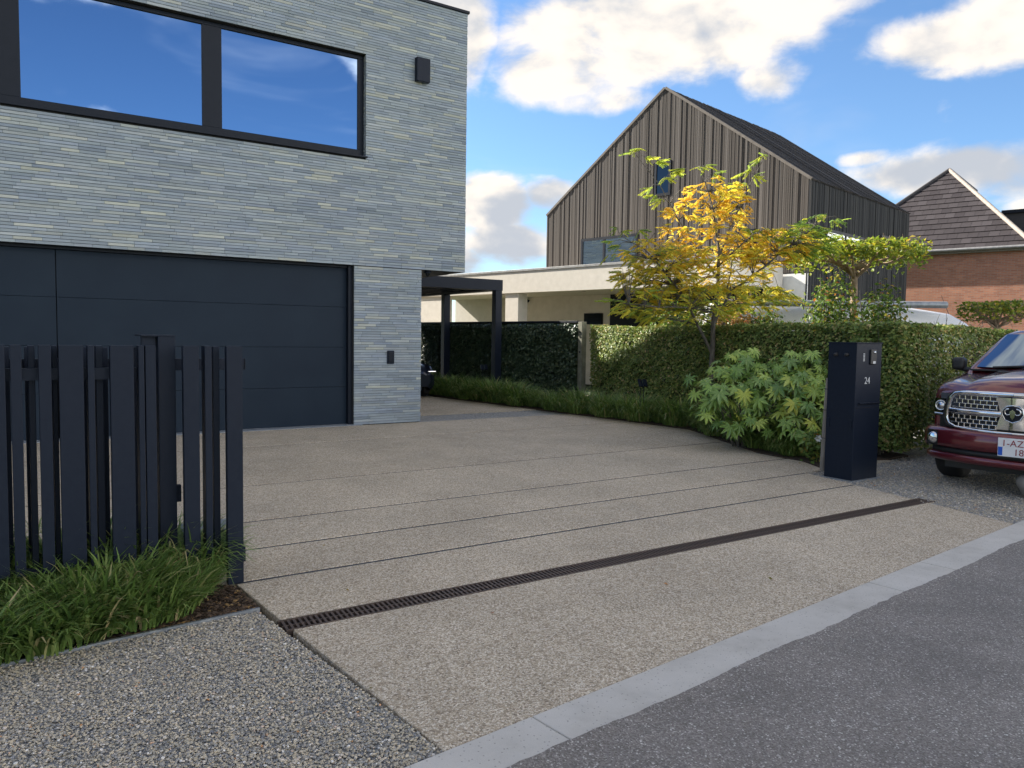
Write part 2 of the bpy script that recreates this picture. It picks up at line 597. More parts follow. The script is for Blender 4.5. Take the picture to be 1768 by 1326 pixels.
M['kerb'] = mat_kerb()
M['joint'] = mat_noise('joint_filler', (.022, .028, .04), (.05, .052, .058), 12, .8)
M['soil'] = mat_noise('bark_soil', (.018, .012, .008), (.07, .045, .028), 28, .95, bump=1.0, bscale=60)
M['lawn'] = mat_noise('rough_grass', (.03, .05, .015), (.06, .085, .03), 6, .9, bump=.6, bscale=50)
M['black_metal'] = mat_noise('black_powder_coat', (.006, .0105, .022), (.009, .0145, .027), 25, .5, bump=.06, bscale=400, spec=.2)
M['anthracite'] = mat_noise('anthracite_panel', (.008, .0165, .030), (.013, .0235, .038), 1.6, .55, spec=.18, bump=.05, bscale=300, detail=7)
M['frame'] = mat_noise('anthracite_frame', (.006, .009, .016), (.009, .0125, .021), 8, .45, spec=.2)
M['glass'] = mat_glass('window_glass', (.23, .31, .43))
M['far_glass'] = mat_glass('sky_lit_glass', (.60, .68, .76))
M['dark_glass'] = mat_glass('dark_glass', (.045, .053, .063))
M['blue_stone'] = mat_noise('blue_stone_sill', (.16, .18, .20), (.25, .27, .29), 10, .6, bump=.1)
M['steel_edge'] = mat_noise('zinc_edge', (.20, .22, .24), (.34, .36, .38), 12, .45, metallic=.6)
M['drain'] = mat_noise('cast_iron', (.06, .045, .037), (.13, .09, .07), 18, .6, metallic=.35, bump=.3, bscale=160)
M['dark_void'] = mat_noise('dark_void', (.006, .006, .007), (.01, .01, .01), 5, .9)
M['render'] = mat_noise('cream_render', (.52, .488, .43), (.60, .565, .505), 5, .9, bump=.3, bscale=120)
M['white_wall'] = mat_noise('white_render', (.66, .66, .64), (.74, .74, .72), 5, .9, bump=.2, bscale=120)
M['zinc'] = mat_noise('zinc_cap', (.2, .2, .2), (.3, .3, .3), 8, .5, metallic=.4)
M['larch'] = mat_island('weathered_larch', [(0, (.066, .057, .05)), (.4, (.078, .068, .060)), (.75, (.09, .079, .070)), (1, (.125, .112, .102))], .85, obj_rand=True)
M['dark_larch'] = mat_island('shaded_larch', [(0, (.016, .018, .02)), (.5, (.026, .028, .03)), (1, (.045, .046, .046))], .85, obj_rand=True)  # larch of the unlit side wall, its shade put into the colour
M['roof_larch'] = mat_island('roof_boards', [(0, (.022, .02, .019)), (.5, (.036, .033, .031)), (1, (.055, .05, .047))], .85)
M['slate'] = mat_island('dark_roof_tile', [(0, (.028, .023, .025)), (.5, (.038, .032, .034)), (1, (.05, .043, .046))], .6, obj_rand=True)
M['slate_plain'] = mat_noise('roof_felt', (.035, .032, .034), (.06, .055, .055), 5, .7)
M['verge'] = mat_noise('weathered_verge', (.10, .085, .072), (.17, .15, .13), 6, .85)
M['lead'] = mat_noise('ridge_mortar', (.22, .19, .165), (.34, .3, .26), 9, .8)
M['timber_post'] = mat_noise('grey_timber_post', (.16, .14, .115), (.32, .29, .25), 6, .85, stretch=(8, 8, .6), bump=.4, bscale=20)
M['concrete_post'] = mat_noise('mossy_concrete', (.12, .12, .09), (.22, .22, .17), 8, .9, bump=.3)
M['bark'] = mat_noise('grey_bark', (.06, .055, .048), (.16, .145, .125), 14, .9, stretch=(3, 3, .7), bump=.6, bscale=30)
M['bark_tan'] = mat_noise('plane_bark', (.16, .11, .07), (.36, .27, .19), 9, .9, bump=.4, bscale=24)
M['stone'] = mat_noise('boulder', (.24, .22, .19), (.38, .35, .31), 5, .85, bump=.6, bscale=25)
M['pebble'] = mat_island('pebbles', [(0, (.18, .18, .185)), (.2, (.28, .275, .265)), (.45, (.40, .365, .295)), (.7, (.49, .425, .315)), (.86, (.54, .46, .335)), (.94, (.58, .52, .44)), (.98, (.76, .74, .70)), (1, (.5, .25, .10))], .62, bump=.2)
M['chip'] = mat_island('bark_chips', [(0, (.02, .013, .009)), (.5, (.055, .035, .022)), (.85, (.11, .075, .05)), (.95, (.2, .11, .04)), (1, (.3, .2, .08))], .9)
M['hedge'] = mat_island('hornbeam_leaves', [(0, (.10, .155, .042)), (.4, (.17, .24, .062)), (.75, (.25, .30, .08)), (.88, (.31, .31, .09)), (1, (.48, .36, .18))], .42, transl=.2, nmix=.5)
M['ivy'] = mat_island('ivy_leaves', [(0, (.03, .052, .03)), (.5, (.05, .085, .044)), (.9, (.085, .12, .062)), (1, (.13, .15, .08))], .4, transl=.12, spec=.5)
M['hedge_core'] = mat_noise('hedge_twigs', (.045, .065, .022), (.10, .12, .05), 14, .95)
M['grass'] = mat_island('grass_blades', [(0, (.07, .125, .032)), (.45, (.135, .22, .052)), (.8, (.21, .30, .08)), (.92, (.28, .32, .11)), (1, (.46, .37, .20))], .45, transl=.25, nmix=.3)
M['fatsia'] = mat_island('glossy_palmate_leaf', [(0, (.10, .185, .04)), (.45, (.20, .32, .07)), (.85, (.31, .42, .085)), (1, (.44, .46, .08))], .34, transl=.15, obj_rand=True, spec=.5)
M['shrub'] = mat_island('shrub_leaves', [(0, (.05, .09, .02)), (.5, (.10, .17, .035)), (.8, (.18, .23, .045)), (.93, (.30, .22, .05)), (1, (.34, .13, .05))], .5, transl=.35, nmix=.4)
M['plane_leaf'] = mat_island('plane_tree_leaves', [(0, (.09, .13, .025)), (.5, (.18, .24, .04)), (.85, (.32, .34, .05)), (1, (.40, .30, .06))], .5, transl=.4)
M['petal'] = mat_noise('white_petal', (.75, .75, .75), (.85, .85, .85), 5, .6)

# ================================================================== THE GROUND
def sheet(name, pts, z, mat, thick=None):
    mb = MB()
    poly = [(p[0], p[1]) for p in pts]
    ar = sum(poly[i][0] * poly[(i + 1) % len(poly)][1] - poly[(i + 1) % len(poly)][0] * poly[i][1] for i in range(len(poly)))
    if ar < 0: poly = poly[::-1]
    if thick: mb.prism(poly, z - thick, z)
    else: mb.add([(x, y, z) for x, y in poly], [tuple(range(len(poly)))])
    return mb.build(name, mat)


tag(sheet('ground', [(-900, -900), (900, -900), (900, 900), (-900, 900)], -.06, M['lawn']), kind='structure')

KD = Vector((.772, .636, 0)).normalized()              # direction of the kerb
KN = Vector((KD.y, -KD.x, 0))                          # towards the road
K0 = G(765, 1298)


def kp(t, o, z=0.0):
    q = K0 + KD * t + KN * o
    return (q.x, q.y, z)


road = tag(sheet('road', [kp(-60, .275)[:2], kp(80, .275)[:2], kp(80, 7)[:2], kp(-60, 7)[:2]], .001, M['asphalt']), kind='structure')
# ragged lip where the asphalt meets the kerb
mb = MB()
rr = random.Random(3)
t, o = -4.0, .262
edge, inner = [], []
while t < 16:
    o = min(.268, max(.245, o + rr.uniform(-.006, .006)))
    edge.append((*kp(t, o + rr.uniform(-.002, .002))[:2], .0058)); inner.append((*kp(t, .36)[:2], .0012))
    t += rr.uniform(.018, .05)
mb.grid([edge, inner], False)
tag(mb.build('asphalt_lip', M['asphalt'], road), kind='stuff')

kerb = tag(empty('kerb', kp(0, 0, 0)), kind='structure')
cuts = [-14, -11, -8, -5.6, -2.6, .463, 3.52, 4.33, 7.38, 10.4, 13.4, 16.4, 19.4, 24, 29]
for i in range(len(cuts) - 1):
    t0, t1 = cuts[i] + .003, cuts[i + 1] - .003
    mb = MB()
    poly = [kp(t0, .003)[:2], kp(t0, .268)[:2], kp(t1, .268)[:2], kp(t1, .003)[:2]]
    mb.prism(poly, -.15, .004)
    o = mb.build('kerbstone', M['kerb'], kerb)
    o.matrix_parent_inverse = Matrix.Translation(-Vector(kp(0, 0, 0)))
    bevel(o, .006, 2)
tag(sheet('kerb_bed', [kp(-60, -.02)[:2], kp(80, -.02)[:2], kp(80, .3)[:2], kp(-60, .3)[:2]], -.03, M['joint']), kind='structure')

# ---- driveway slabs: strips parallel to the facade
J = [loc_ab(G(420, y))[1] for y in (772, 839.5, 902, 950)] + [loc_ab(G(430, 1003.5))[1]]
D_FAR = loc_ab(G(480, 1071.5))[1]
D_NEAR = loc_ab(G(499, 1088))[1]
D_LEFT = loc_ab(G(485, 1078))[0] - .0
D_RIGHT = loc_ab(G(1560, 855))[0]
pl0, pl1 = loc_ab(G(410, 1010)), loc_ab(G(770, 1298))       # left edge of the apron
pr0, pr1 = loc_ab(G(1365, 810)), loc_ab(G(1752, 905))       # right edge
bounds = [.02] + J + [D_FAR, D_NEAR, 14.0]
drive = tag(empty('driveway', (A0.x, A0.y, 0), HOUSE_ROT), kind='structure')


def slab(b0, b1, right, left):
    """polygon in house frame (x = a, y = -b)"""
    poly = [(left, -b0), (left, -b1), (right, -b1), (right, -b0)]
    poly = [(x, y) for x, y in poly]
    return poly


def edge_clip(poly, q0, q1, keep_right):
    ex, ey = q1[0] - q0[0], -(q1[1] - q0[1])
    nx, ny = (-ey, ex)
    if (nx > 0) != keep_right: nx, ny = -nx, -ny
    return clip(poly, q0[0], -q0[1], nx, ny)


def add_slab(poly, name='slab'):
    if len(poly) < 3: return
    mb = MB(); mb.prism(poly, -.12, 0.0)
    o = mb.build(name, M['aggregate'], drive)
    return bevel(o, .004, 1)


ka, kb = loc_ab(kp(-10, 0)), loc_ab(kp(20, 0))
g = .022
for i in range(len(bounds) - 1):
    b0, b1 = bounds[i] + g, bounds[i + 1] - g
    if abs(bounds[i] - D_FAR) < 1e-6: continue
    if b1 > D_NEAR: b0 = D_NEAR + .002
    if abs(bounds[i + 1] - D_FAR) < 1e-6: b1 = D_FAR - .002
    left = -10.0 if b1 <= J[-1] + .01 else -20
    poly = slab(b0, b1, 9.5, left)
    if b0 >= J[-1] - .01: poly = edge_clip(poly, pl0, pl1, True)
    if b0 >= J[3] - .1: poly = edge_clip(poly, pr0, pr1, False)
    else: poly = edge_clip(poly, loc_ab((1.95, 19.4)), loc_ab((5.3, 10.75)), False)
    if b1 > 10:
        ex, ey = kb[0] - ka[0], -(kb[1] - ka[1])
        nx, ny = -ey, ex
        if ny < 0: nx, ny = -nx, -ny
        poly = clip(poly, ka[0], -ka[1] + .0, nx, ny)
    add_slab(poly)
add_slab([(.0, 1.05), (7.5, 1.05), (7.5, 16), (.0, 16)])
for jb in J:
    poly = slab(jb - .05, jb + .05, 9.0, -9.9)
    if jb > J[-1] - .01: poly = edge_clip(poly, (pl0[0] + .01, pl0[1]), (pl1[0] + .01, pl1[1]), True)
    if jb >= J[3] - .1: poly = edge_clip(poly, (pr0[0] - .01, pr0[1]), (pr1[0] - .01, pr1[1]), False)
    else: poly = edge_clip(poly, loc_ab((1.9, 19.4)), loc_ab((5.2, 10.75)), False)
    mb = MB(); mb.add([(x, y, -.005) for x, y in poly], [tuple(range(len(poly)))])
    mb.build('joint', M['joint'], drive)
band = tag(sheet('gravel_band', [ab(.0, -.0)[:2], ab(7, -.0)[:2], ab(7, -1.02)[:2], ab(.0, -1.02)[:2]], -.009, M['gravel_ground']), kind='structure')

# ---- drain channel
dr = thing('drain_channel', 'long rusty cast iron slotted drain set across the concrete driveway', 'drain', (A0.x, A0.y, 0), HOUSE_ROT)
yf, yn = -D_FAR, -D_NEAR
mb = MB()
mb.box(D_LEFT, D_RIGHT, yn + .002, yn + .014, -.1, .001)
mb.box(D_LEFT, D_RIGHT, yf - .014, yf - .002, -.1, .001)
mb.build('frame', M['drain'], dr)
MB().box(D_LEFT, D_RIGHT, yn + .014, yf - .014, -.09, -.085).build('channel', M['dark_void'], dr)
wdr = (yf - yn) - .028
nb = 210
pit = (D_RIGHT - D_LEFT) / nb
mb = MB()
sk = .012
mb.prism([(-.0075, -wdr / 2), (.0075, -wdr / 2), (.0075 + sk, wdr / 2), (-.0075 + sk, wdr / 2)], -.022, 0)
bar_me = mb.mesh('bar'); bar_me.materials.append(M['drain'])
for i in range(nb):
    link('bar', bar_me, None, dr, (D_LEFT + pit * (i + .5) - sk / 2, (yf + yn) / 2, -.0015))
MB().box(D_LEFT, D_RIGHT, (yf + yn) / 2 - .006, (yf + yn) / 2 + .006, -.03, -.0045).build('rib', M['drain'], dr)

# ---- gravel beds
EDG0, EDG1 = G(0, 1150), G(448, 1052)
ed = (EDG1 - EDG0).normalized()
gl = [tuple((EDG0 - ed * 8)[:2]), tuple((EDG1 - ed * .01)[:2]), tuple(G(768, 1297)[:2]), kp(-12, -.005)[:2]]
gravel_l = tag(sheet('gravel_verge', gl, -.011, M['gravel_ground']), kind='structure')
gr = [tuple(ab(*pr0)[:2]), tuple(ab(*pr1)[:2]), kp(18, -.005)[:2], (18, 22), (3.4, 10.6)]
gr = [tuple(G(1365, 811)[:2]), tuple(G(1752, 906)[:2]), kp(24, -.005)[:2], (17, 26), (4.4, 11.5)]
gravel_r = tag(sheet('gravel_parking', gr, -.012, M['gravel_ground']), kind='structure')

ICO = bmesh.new(); bmesh.ops.create_icosphere(ICO, subdivisions=1, radius=1.0)
ICO_V = np.array([v.co[:] for v in ICO.verts]); ICO_F = np.array([[v.index for v in f.verts] for f in ICO.faces]); ICO.free()


def in_poly(P, poly):
    x, y = P[:, 0], P[:, 1]
    c = np.zeros(len(P), bool)
    n = len(poly)
    for i in range(n):
        x0, y0 = poly[i]; x1, y1 = poly[(i + 1) % n]
        k = ((y0 > y) != (y1 > y)) & (x < (x1 - x0) * (y - y0) / (y1 - y0 + 1e-12) + x0)
        c ^= k
    return c


def scatter_stones(name, pts, z, r0, r1, mat, parent=None, flat=.55):
    n = len(pts)
    r = r0 + (r1 - r0) * rng.random(n) ** 1.8
    sc = np.stack([r * rng.uniform(.75, 1.35, n), r * rng.uniform(.7, 1.1, n), r * flat * rng.uniform(.7, 1.2, n)], 1)
    jit = 1 + rng.uniform(-.22, .22, (n, len(ICO_V), 1))
    V = ICO_V[None] * jit * sc[:, None, :]
    tx, ty, tz = rng.uniform(-.5, .5, n), rng.uniform(-.5, .5, n), rng.uniform(0, 6.28, n)
    cx, sx = np.cos(tx)[:, None], np.sin(tx)[:, None]
    y, zz = V[..., 1] * cx - V[..., 2] * sx, V[..., 1] * sx + V[..., 2] * cx
    V = np.stack([V[..., 0], y, zz], -1)
    cz, sz = np.cos(tz)[:, None], np.sin(tz)[:, None]
    V = np.stack([V[..., 0] * cz - V[..., 1] * sz, V[..., 0] * sz + V[..., 1] * cz, V[..., 2]], -1)
    V[..., 0] += pts[:, 0:1]; V[..., 1] += pts[:, 1:2]; V[..., 2] += z + rng.uniform(-.004, .006, n)[:, None]
    Fc = ICO_F[None] + (np.arange(n) * len(ICO_V))[:, None, None]
    me = np_mesh(name, V.reshape(-1, 3), Fc.reshape(-1, 3))
    return tag(link(name, me, mat, parent), kind='stuff')


def pick(poly, n, near=None):
    xs = [p[0] for p in poly]; ys = [p[1] for p in poly]
    P = np.stack([rng.uniform(min(xs), max(xs), n), rng.uniform(min(ys), max(ys), n)], 1)
    return P[in_poly(P, poly)]


lp = [tuple((EDG0 - ed * 1.0)[:2]), tuple((EDG1 - ed * .015)[:2]), tuple(G(765, 1296)[:2]), kp(-1.7, -.01)[:2]]
P = pick(lp, 105000)
scatter_stones('loose_gravel', P, -.006, .0036, .0088, M['pebble'], gravel_l)
rp = [tuple(G(1385, 815)[:2]), tuple(G(1752, 906)[:2]), kp(9.5, -.01)[:2], (9.5, 13.0), (4.5, 10.6)]
P = pick(rp, 60000)
scatter_stones('loose_gravel', P, -.008, .006, .011, M['pebble'], gravel_r)

# zinc edging along the planting strip
dd = (EDG1 - EDG0)
edging = thing('bed_edging', 'thin grey metal edging strip between grass bed and gravel', 'edging', tuple(EDG1))
mb = MB()
pn = Vector((-ed.y, ed.x, 0)) * .009
prev = None
q0, q1 = -ed * 6.0, ed * .0
pts = [q0, q1]
mb.prism([tuple((q0 - pn)[:2]), tuple((q1 - pn)[:2]), tuple((q1 + pn)[:2]), tuple((q0 + pn)[:2])], -.1, .012)
mb.build('edging_strip', M['steel_edge'], edging)

# soil of the planting strip in front of the fence
sl = [tuple((EDG1 + Vector((-.01, .012, 0)))[:2]), tuple(G(408, 1013)[:2]), tuple(ab(*[loc_ab(G(419, 1003))[0] - 6, loc_ab(G(419, 1003))[1] - .35])[:2]), tuple((EDG0 - ed * 5)[:2])]
bed_l = tag(sheet('planting_strip', sl, -.006, M['soil']), kind='structure')
P = pick([tuple(EDG1[:2]), tuple(G(408, 1013)[:2]), tuple(G(300, 1000)[:2]), tuple(G(200, 1105)[:2])], 4200)
scatter_stones('bark_chips', P, .0, .006, .02, M['chip'], bed_l, flat=.35)

# ================================================================== OUR HOUSE
HX0, HX1 = -15.0, .942                 # upper storey, along the facade
HZ0, HZ1 = 2.905, 7.86
HDEP = 17.0
GX0, GX1 = -6.0, -1.36                # garage door
WX0, WX1, WZ0, WZ1 = -8.6, -1.147, 4.866, 6.655
house = thing('flat_roofed_house', 'modern flat roofed house of long grey bricks with ribbon window above garage', 'house', (A0.x, A0.y, 0), HOUSE_ROT)
wall = MB()
y0 = .022                             # backing sits behind the brick faces
wall.box(HX0, HX1 - .02, y0, .3, HZ0 + .02, WZ0 - .03)
wall.box(HX0, HX1 - .02, y0, .3, WZ1 + .012, HZ1 - .02)
wall.box(WX1 + .02, HX1 - .02, y0, .3, WZ0 - .03, WZ1 + .012)
wall.box(HX1 - .3, HX1 - .02, .3, HDEP, HZ0 + .02, HZ1 - .02)
wall.box(HX0, HX1 - .3, HDEP - .3, HDEP, HZ0 + .02, HZ1 - .02)
wall.box(HX0, HX0 + .3, .3, HDEP - .3, 0, HZ1 - .02)
upper_wall = wall.build('upper_wall', M['mortar'], house)
mb = MB()
mb.box(GX1, -.02, .045, .4, 0, HZ0 + .02)
mb.box(-.35, -.02, .4, HDEP, 0, HZ0 + .02)
pier = mb.build('pier', M['mortar'], house)
MB().box(HX0 + .3, HX1 - .3, .3, HDEP - .3, HZ1 - .5, HZ1 - .35).build('roof', M['slate_plain'], house)
MB().box(HX0, HX1 - .004, .004, HDEP, HZ0 + .0, HZ0 + .02).build('soffit', M['frame'], house)
mb = MB()
mb.box(HX0, HX1 + .03, -.03, .33, HZ1, HZ1 + .05)
mb.box(HX1 - .33, HX1 + .03, .33, HDEP, HZ1, HZ1 + .05)
bevel(mb.build('parapet_cap', M['frame'], house), .005)

PAL = [((.272, .318, .362), .36), ((.302, .345, .378), .34), ((.355, .39, .395), .18), ((.42, .44, .40), .05), ((.225, .268, .315), .07)]


def brick_tint(r):
    k = r.random(); s = 0
    for c, w in PAL:
        s += w
        if k <= s: break
    f = r.uniform(.88, 1.12)
    return (c[0] * f, c[1] * f, c[2] * f * r.uniform(.95, 1.03))


CH, BH = .0475, .0415
bricks = []                             # (x0, x1, z0, z1, ybase, tint)
r = random.Random(11)


def lay(x0, x1, z0, z1, depth, holes=()):
    n = int(round((z1 - z0) / CH)); ch = (z1 - z0) / n
    for i in range(n):
        a, b = z0 + i * ch, z0 + i * ch + ch * .875
        x = x0 - r.uniform(0, .4)
        while x < x1:
            w = r.choice((.24, .36, .36, .49, .49, .49))
            s0, s1 = max(x, x0), min(x + w, x1)
            x += w + .0015
            segs = [(s0, s1)]
            for hx0, hx1, hz0, hz1 in holes:
                if b > hz0 + .01 and a < hz1 - .01:
                    nx = []
                    for p, q in segs:
                        if q <= hx0 or p >= hx1: nx.append((p, q))
                        else:
                            if p < hx0: nx.append((p, hx0))
                            if q > hx1: nx.append((hx1, q))
                    segs = nx
            for p, q in segs:
                if q - p > .015:
                    bricks.append((p, q - .0012, a, b, depth + r.uniform(-.002, .002), brick_tint(r)))


lay(-8.4, HX1, HZ0 + .002, HZ1, 0.0, holes=[(WX0, WX1, WZ0 - .035, WZ1 + .012)])
lay(GX1 + .006, 0.0, .004, HZ0 - .004, .022)


def brick_geo(bk):
    x0, x1, z0, z1, y, t = bk
    e = .0022
    return [(x0, y + .0022, z0), (x1, y + .0022, z0), (x1, y + .0022, z1), (x0, y + .0022, z1),
            (x0 + e, y, z0 + e), (x1 - e, y, z0 + e), (x1 - e, y, z1 - e), (x0 + e, y, z1 - e),
            (x0, y + .05, z0), (x1, y + .05, z0), (x1, y + .05, z1), (x0, y + .05, z1)]


BF = [(4, 5, 6, 7), (0, 1, 5, 4), (1, 2, 6, 5), (2, 3, 7, 6), (3, 0, 4, 7), (0, 8, 9, 1), (1, 9, 10, 2), (2, 10, 11, 3), (3, 11, 8, 0)]


def brick_mesh(bks, name):
    V = np.array([brick_geo(b) for b in bks]).reshape(-1, 3)
    Fc = (np.array(BF)[None] + (np.arange(len(bks)) * 12)[:, None, None]).reshape(-1, 4)
    me = np_mesh(name, V, Fc)
    at = me.color_attributes.new('tint', 'FLOAT_COLOR', 'POINT')
    cols = np.ones((len(bks), 12, 4), dtype=np.float32)
    cols[:, :, :3] = np.array([b[5] for b in bks])[:, None, :]
    at.data.foreach_set('color', cols.ravel())
    return me


def shown(bk):
    p = ab((bk[0] + bk[1]) / 2, 0, (bk[2] + bk[3]) / 2) - CAM
    x = p.x / p.y
    if x < -.66 or p.z / p.y > .56: return 0
    return (bk[1] - bk[0]) / p.length_squared


order = sorted(range(len(bricks)), key=lambda i: -shown(bricks[i]))
single = set(order[:300])
for i in order[:300]:
    b = bricks[i]
    me = brick_mesh([b], 'brick')
    par = upper_wall if b[2] > HZ0 else pier
    link('brick', me, M['brick'], par)
tag(link('brick_courses', brick_mesh([bricks[i] for i in range(len(bricks)) if i not in single], 'brick_courses'), M['brick'], house), kind='stuff')
# brick return in the window reveal and the side wall
ret = []
sv = bricks; bricks = []
lay(.012, .16, WZ0 - .0, WZ1 + .01, 0.0)
me = brick_mesh(bricks, 'reveal_bricks')
o = tag(link('reveal_bricks', me, M['brick'], house, (WX1 + .003, 0, 0), (0, 0, -math.pi / 2), (-1, 1, 1)), kind='stuff')
bricks = []
lay(0.0, HDEP, HZ0 + .002, HZ1, 0.0)
me = brick_mesh(bricks, 'side_bricks')
o = tag(link('side_bricks', me, M['brick'], house, (HX1 - .004, .0075, 0), (0, 0, math.pi / 2)), kind='stuff')
bricks = []
lay(.06, HDEP, .004, HZ0 - .004, 0.0)
me = brick_mesh(bricks, 'side_bricks')
o = tag(link('side_bricks', me, M['brick'], house, (0.0, 0, 0), (0, 0, math.pi / 2)), kind='stuff')
bricks = sv

# garage front: sectional door, side panel, jambs, lintel
DY = .2
gd = empty('garage_door', (0, 0, 0), 0, house)
zs = [.012, .70, 1.42, 2.15, 2.86]
for k in range(4):
    o = MB().box(GX0 + .006, GX1 - .075, DY, DY + .05, zs[k] + .002, zs[k + 1] - .002).build('panel', M['anthracite'], gd); bevel(o, .0025)
    o = MB().box(-9.5, GX0 - .006, DY, DY + .05, zs[k] + .002, zs[k + 1] - .002).build('panel', M['anthracite'], gd); bevel(o, .0025)
MB().box(-9.5, GX1 - .003, DY + .05, DY + .1, 0, 2.9).build('door_backing', M['dark_void'], gd)
MB().box(GX1 - .075, GX1 - .003, DY - .1, DY + .05, .012, 2.9).build('jamb', M['frame'], house)
MB().box(-9.5, GX1 - .003, DY - .06, DY + .05, 2.862, 2.904).build('lintel', M['frame'], house)
mb = MB(); mb.box(GX0 - 3, GX1 + .14, -.06, DY + .1, -.05, .0118)
bevel(mb.build('threshold', M['blue_stone'], house), .004)

# ribbon window
win = empty('window', (0, 0, 0), 0, house)
FY = .105
mb = MB()
mb.box(WX0, WX1, FY, FY + .09, WZ0, WZ0 + .125)
mb.box(WX0, WX1, FY, FY + .09, WZ1 - .06, WZ1)
for x0, x1 in ((-8.6, -8.4), (-6.66, -6.39), (-3.915, -3.61), (WX1 - .11, WX1)):
    mb.box(x0, x1, FY + .002, FY + .088, WZ0 + .125, WZ1 - .06)
bevel(mb.build('window_frame', M['frame'], win), .004)
for x0, x1 in ((-8.4, -6.66), (-6.39, -3.915), (-3.61, WX1 - .11)):
    MB().box(x0, x1, FY + .03, FY + .05, WZ0 + .125, WZ1 - .06).build('pane', M['glass'], win)
mb = MB(); mb.box(WX0, WX1 + .02, -.045, FY + .01, WZ0 - .032, WZ0 - .004)
bevel(mb.build('sill', M['frame'], win), .003)
MB().box(WX0, WX1, .3, .32, WZ0, WZ1).build('blind', M['dark_void'], win)

# wall fittings
lamp = thing('wall_lamp', 'black box shaped wall lamp on bricks beside the ribbon window', 'wall lamp', tuple(ab(-.05, 0, 6.37)), HOUSE_ROT)
bevel(MB().box(-.135, .135, -.11, .0, .0, .43).build('lamp_body', M['black_metal'], lamp), .004)
MB().box(-.11, .11, -.09, -.02, -.008, .0).build('lens', M['dark_glass'], lamp)
key = thing('door_keypad', 'small black keypad box with flip cover fixed to the brick pier', 'keypad', tuple(ab(-.64, -.022, 1.12)), HOUSE_ROT)
bevel(MB().box(-.07, .07, -.035, .0, .0, .245).build('housing', M['black_metal'], key), .012, 3)
bevel(MB().box(-.052, .052, -.05, -.035, .03, .22).build('cover', M['frame'], key), .01, 3)
cc = thing('security_camera', 'small black dome camera hanging under the overhanging brick storey', 'camera', tuple(ab(.18, -.12, HZ0)), HOUSE_ROT)
mb = MB(); mb.lathe([(0, -.001), (.07, -.001), (.075, -.05), (.05, -.055)], 20, 'z'); mb.build('mount', M['frame'], cc)
mb = MB(); mb.lathe([(.05, -.05), (.048, -.08), (.036, -.103), (.018, -.115), (.001, -.119)], 20, 'z'); mb.build('dome', M['dark_glass'], cc)

# ================================================================== FENCE AND GATE
PF = G(419, 1006)
fa, fb = loc_ab(PF)


def fence_a(px, b):
    q = VPL(px, 620, ab(0, b), NF)
    return loc_ab(q)[0]


FH = 1.566
fence = thing('slat_fence', 'black metal fence of uneven vertical slats rising from grass', 'fence', tuple(ab(0, fb, 0)), HOUSE_ROT)
front = [(-95, -60), (-50, -38), (-30, 8), (17, 37), (66, 88), (101, 144), (151, 163), (190, 231), (239, 249), (251, 269), (316, 343.5), (353.5, 365.5), (391, 418.5)]
for i, (x0, x1) in enumerate(front):
    a0, a1 = fence_a(x0, fb), fence_a(x1, fb)
    zb = .0 if i == len(front) - 1 else (.12 if x0 > 300 else .24)
    dep = .05 if (x1 - x0) > 15 else .1
    o = MB().box(a0, a1, 0, dep, zb, FH).build('slat', M['black_metal'], fence); bevel(o, .003)
back = [(-75, -62), (-15, -2), (48, 60), (90, 99), (165, 178), (368, 379)]
for x0, x1 in back:
    a0, a1 = fence_a(x0, fb - .1), fence_a(x1, fb - .1)
    o = MB().box(a0, a1, .105, .19, .14, FH - .004).build('slat', M['black_metal'], fence); bevel(o, .003)
for z0, z1 in ((.2, .26), (1.36, 1.43)):
    MB().box(fence_a(-110, fb), fence_a(262, fb), .06 if z0 < 1 else .06, .1, z0, z1).build('rail', M['black_metal'], fence)
MB().box(fence_a(308, fb), fence_a(417, fb), .11, .15, .17, .23).build('rail', M['black_metal'], fence)

gate = thing('sliding_gate', 'black sliding gate leaf of slats drawn back behind the fence', 'gate', tuple(ab(0, fb - .32, 0)), HOUSE_ROT)
for x0, x1 in [(-90, -70), (-40, -22), (0, 16), (42, 55), (78, 92), (140, 152), (172, 186), (226, 243)]:
    a0, a1 = fence_a(x0, fb - .32), fence_a(x1, fb - .32)
    bevel(MB().box(a0, a1, 0, .05, .12, 1.55).build('slat', M['black_metal'], gate), .003)
bevel(MB().box(fence_a(-110, fb - .32), fence_a(418, fb - .32) + .03, .055, .1, 1.395, 1.475).build('top_rail', M['black_metal'], gate), .003)
bevel(MB().box(fence_a(-110, fb - .32), fence_a(418, fb - .32) + .03, .055, .1, .03, .14).build('bottom_rail', M['black_metal'], gate), .003)
MB().box(fence_a(418, fb - .32) + .03, fence_a(418, fb - .32) + .036, .05, .105, 1.40, 1.47).build('end_cap', M['frame'], gate)

gp = thing('gate_post', 'square black gate post with guide arm standing taller than slats', 'gate post', tuple(ab(0, fb - .13, 0)), HOUSE_ROT)
a0, a1 = fence_a(273, fb - .13), fence_a(303, fb - .13)
bevel(MB().box(a0, a1, 0, .12, 0, 1.622).build('post', M['black_metal'], gp), .003)
MB().box(a0 - .1, a1 + .004, -.004, .26, 1.622, 1.632).build('guide_arm', M['black_metal'], gp)
MB().box(a0 - .09, a0 - .01, .03, .07, 1.56, 1.622).build('roller', M['black_metal'], gp)
bevel(MB().box(a1, a1 + .032, .03, .08, .55, .66).build('lock_keep', M['black_metal'], gp), .004)

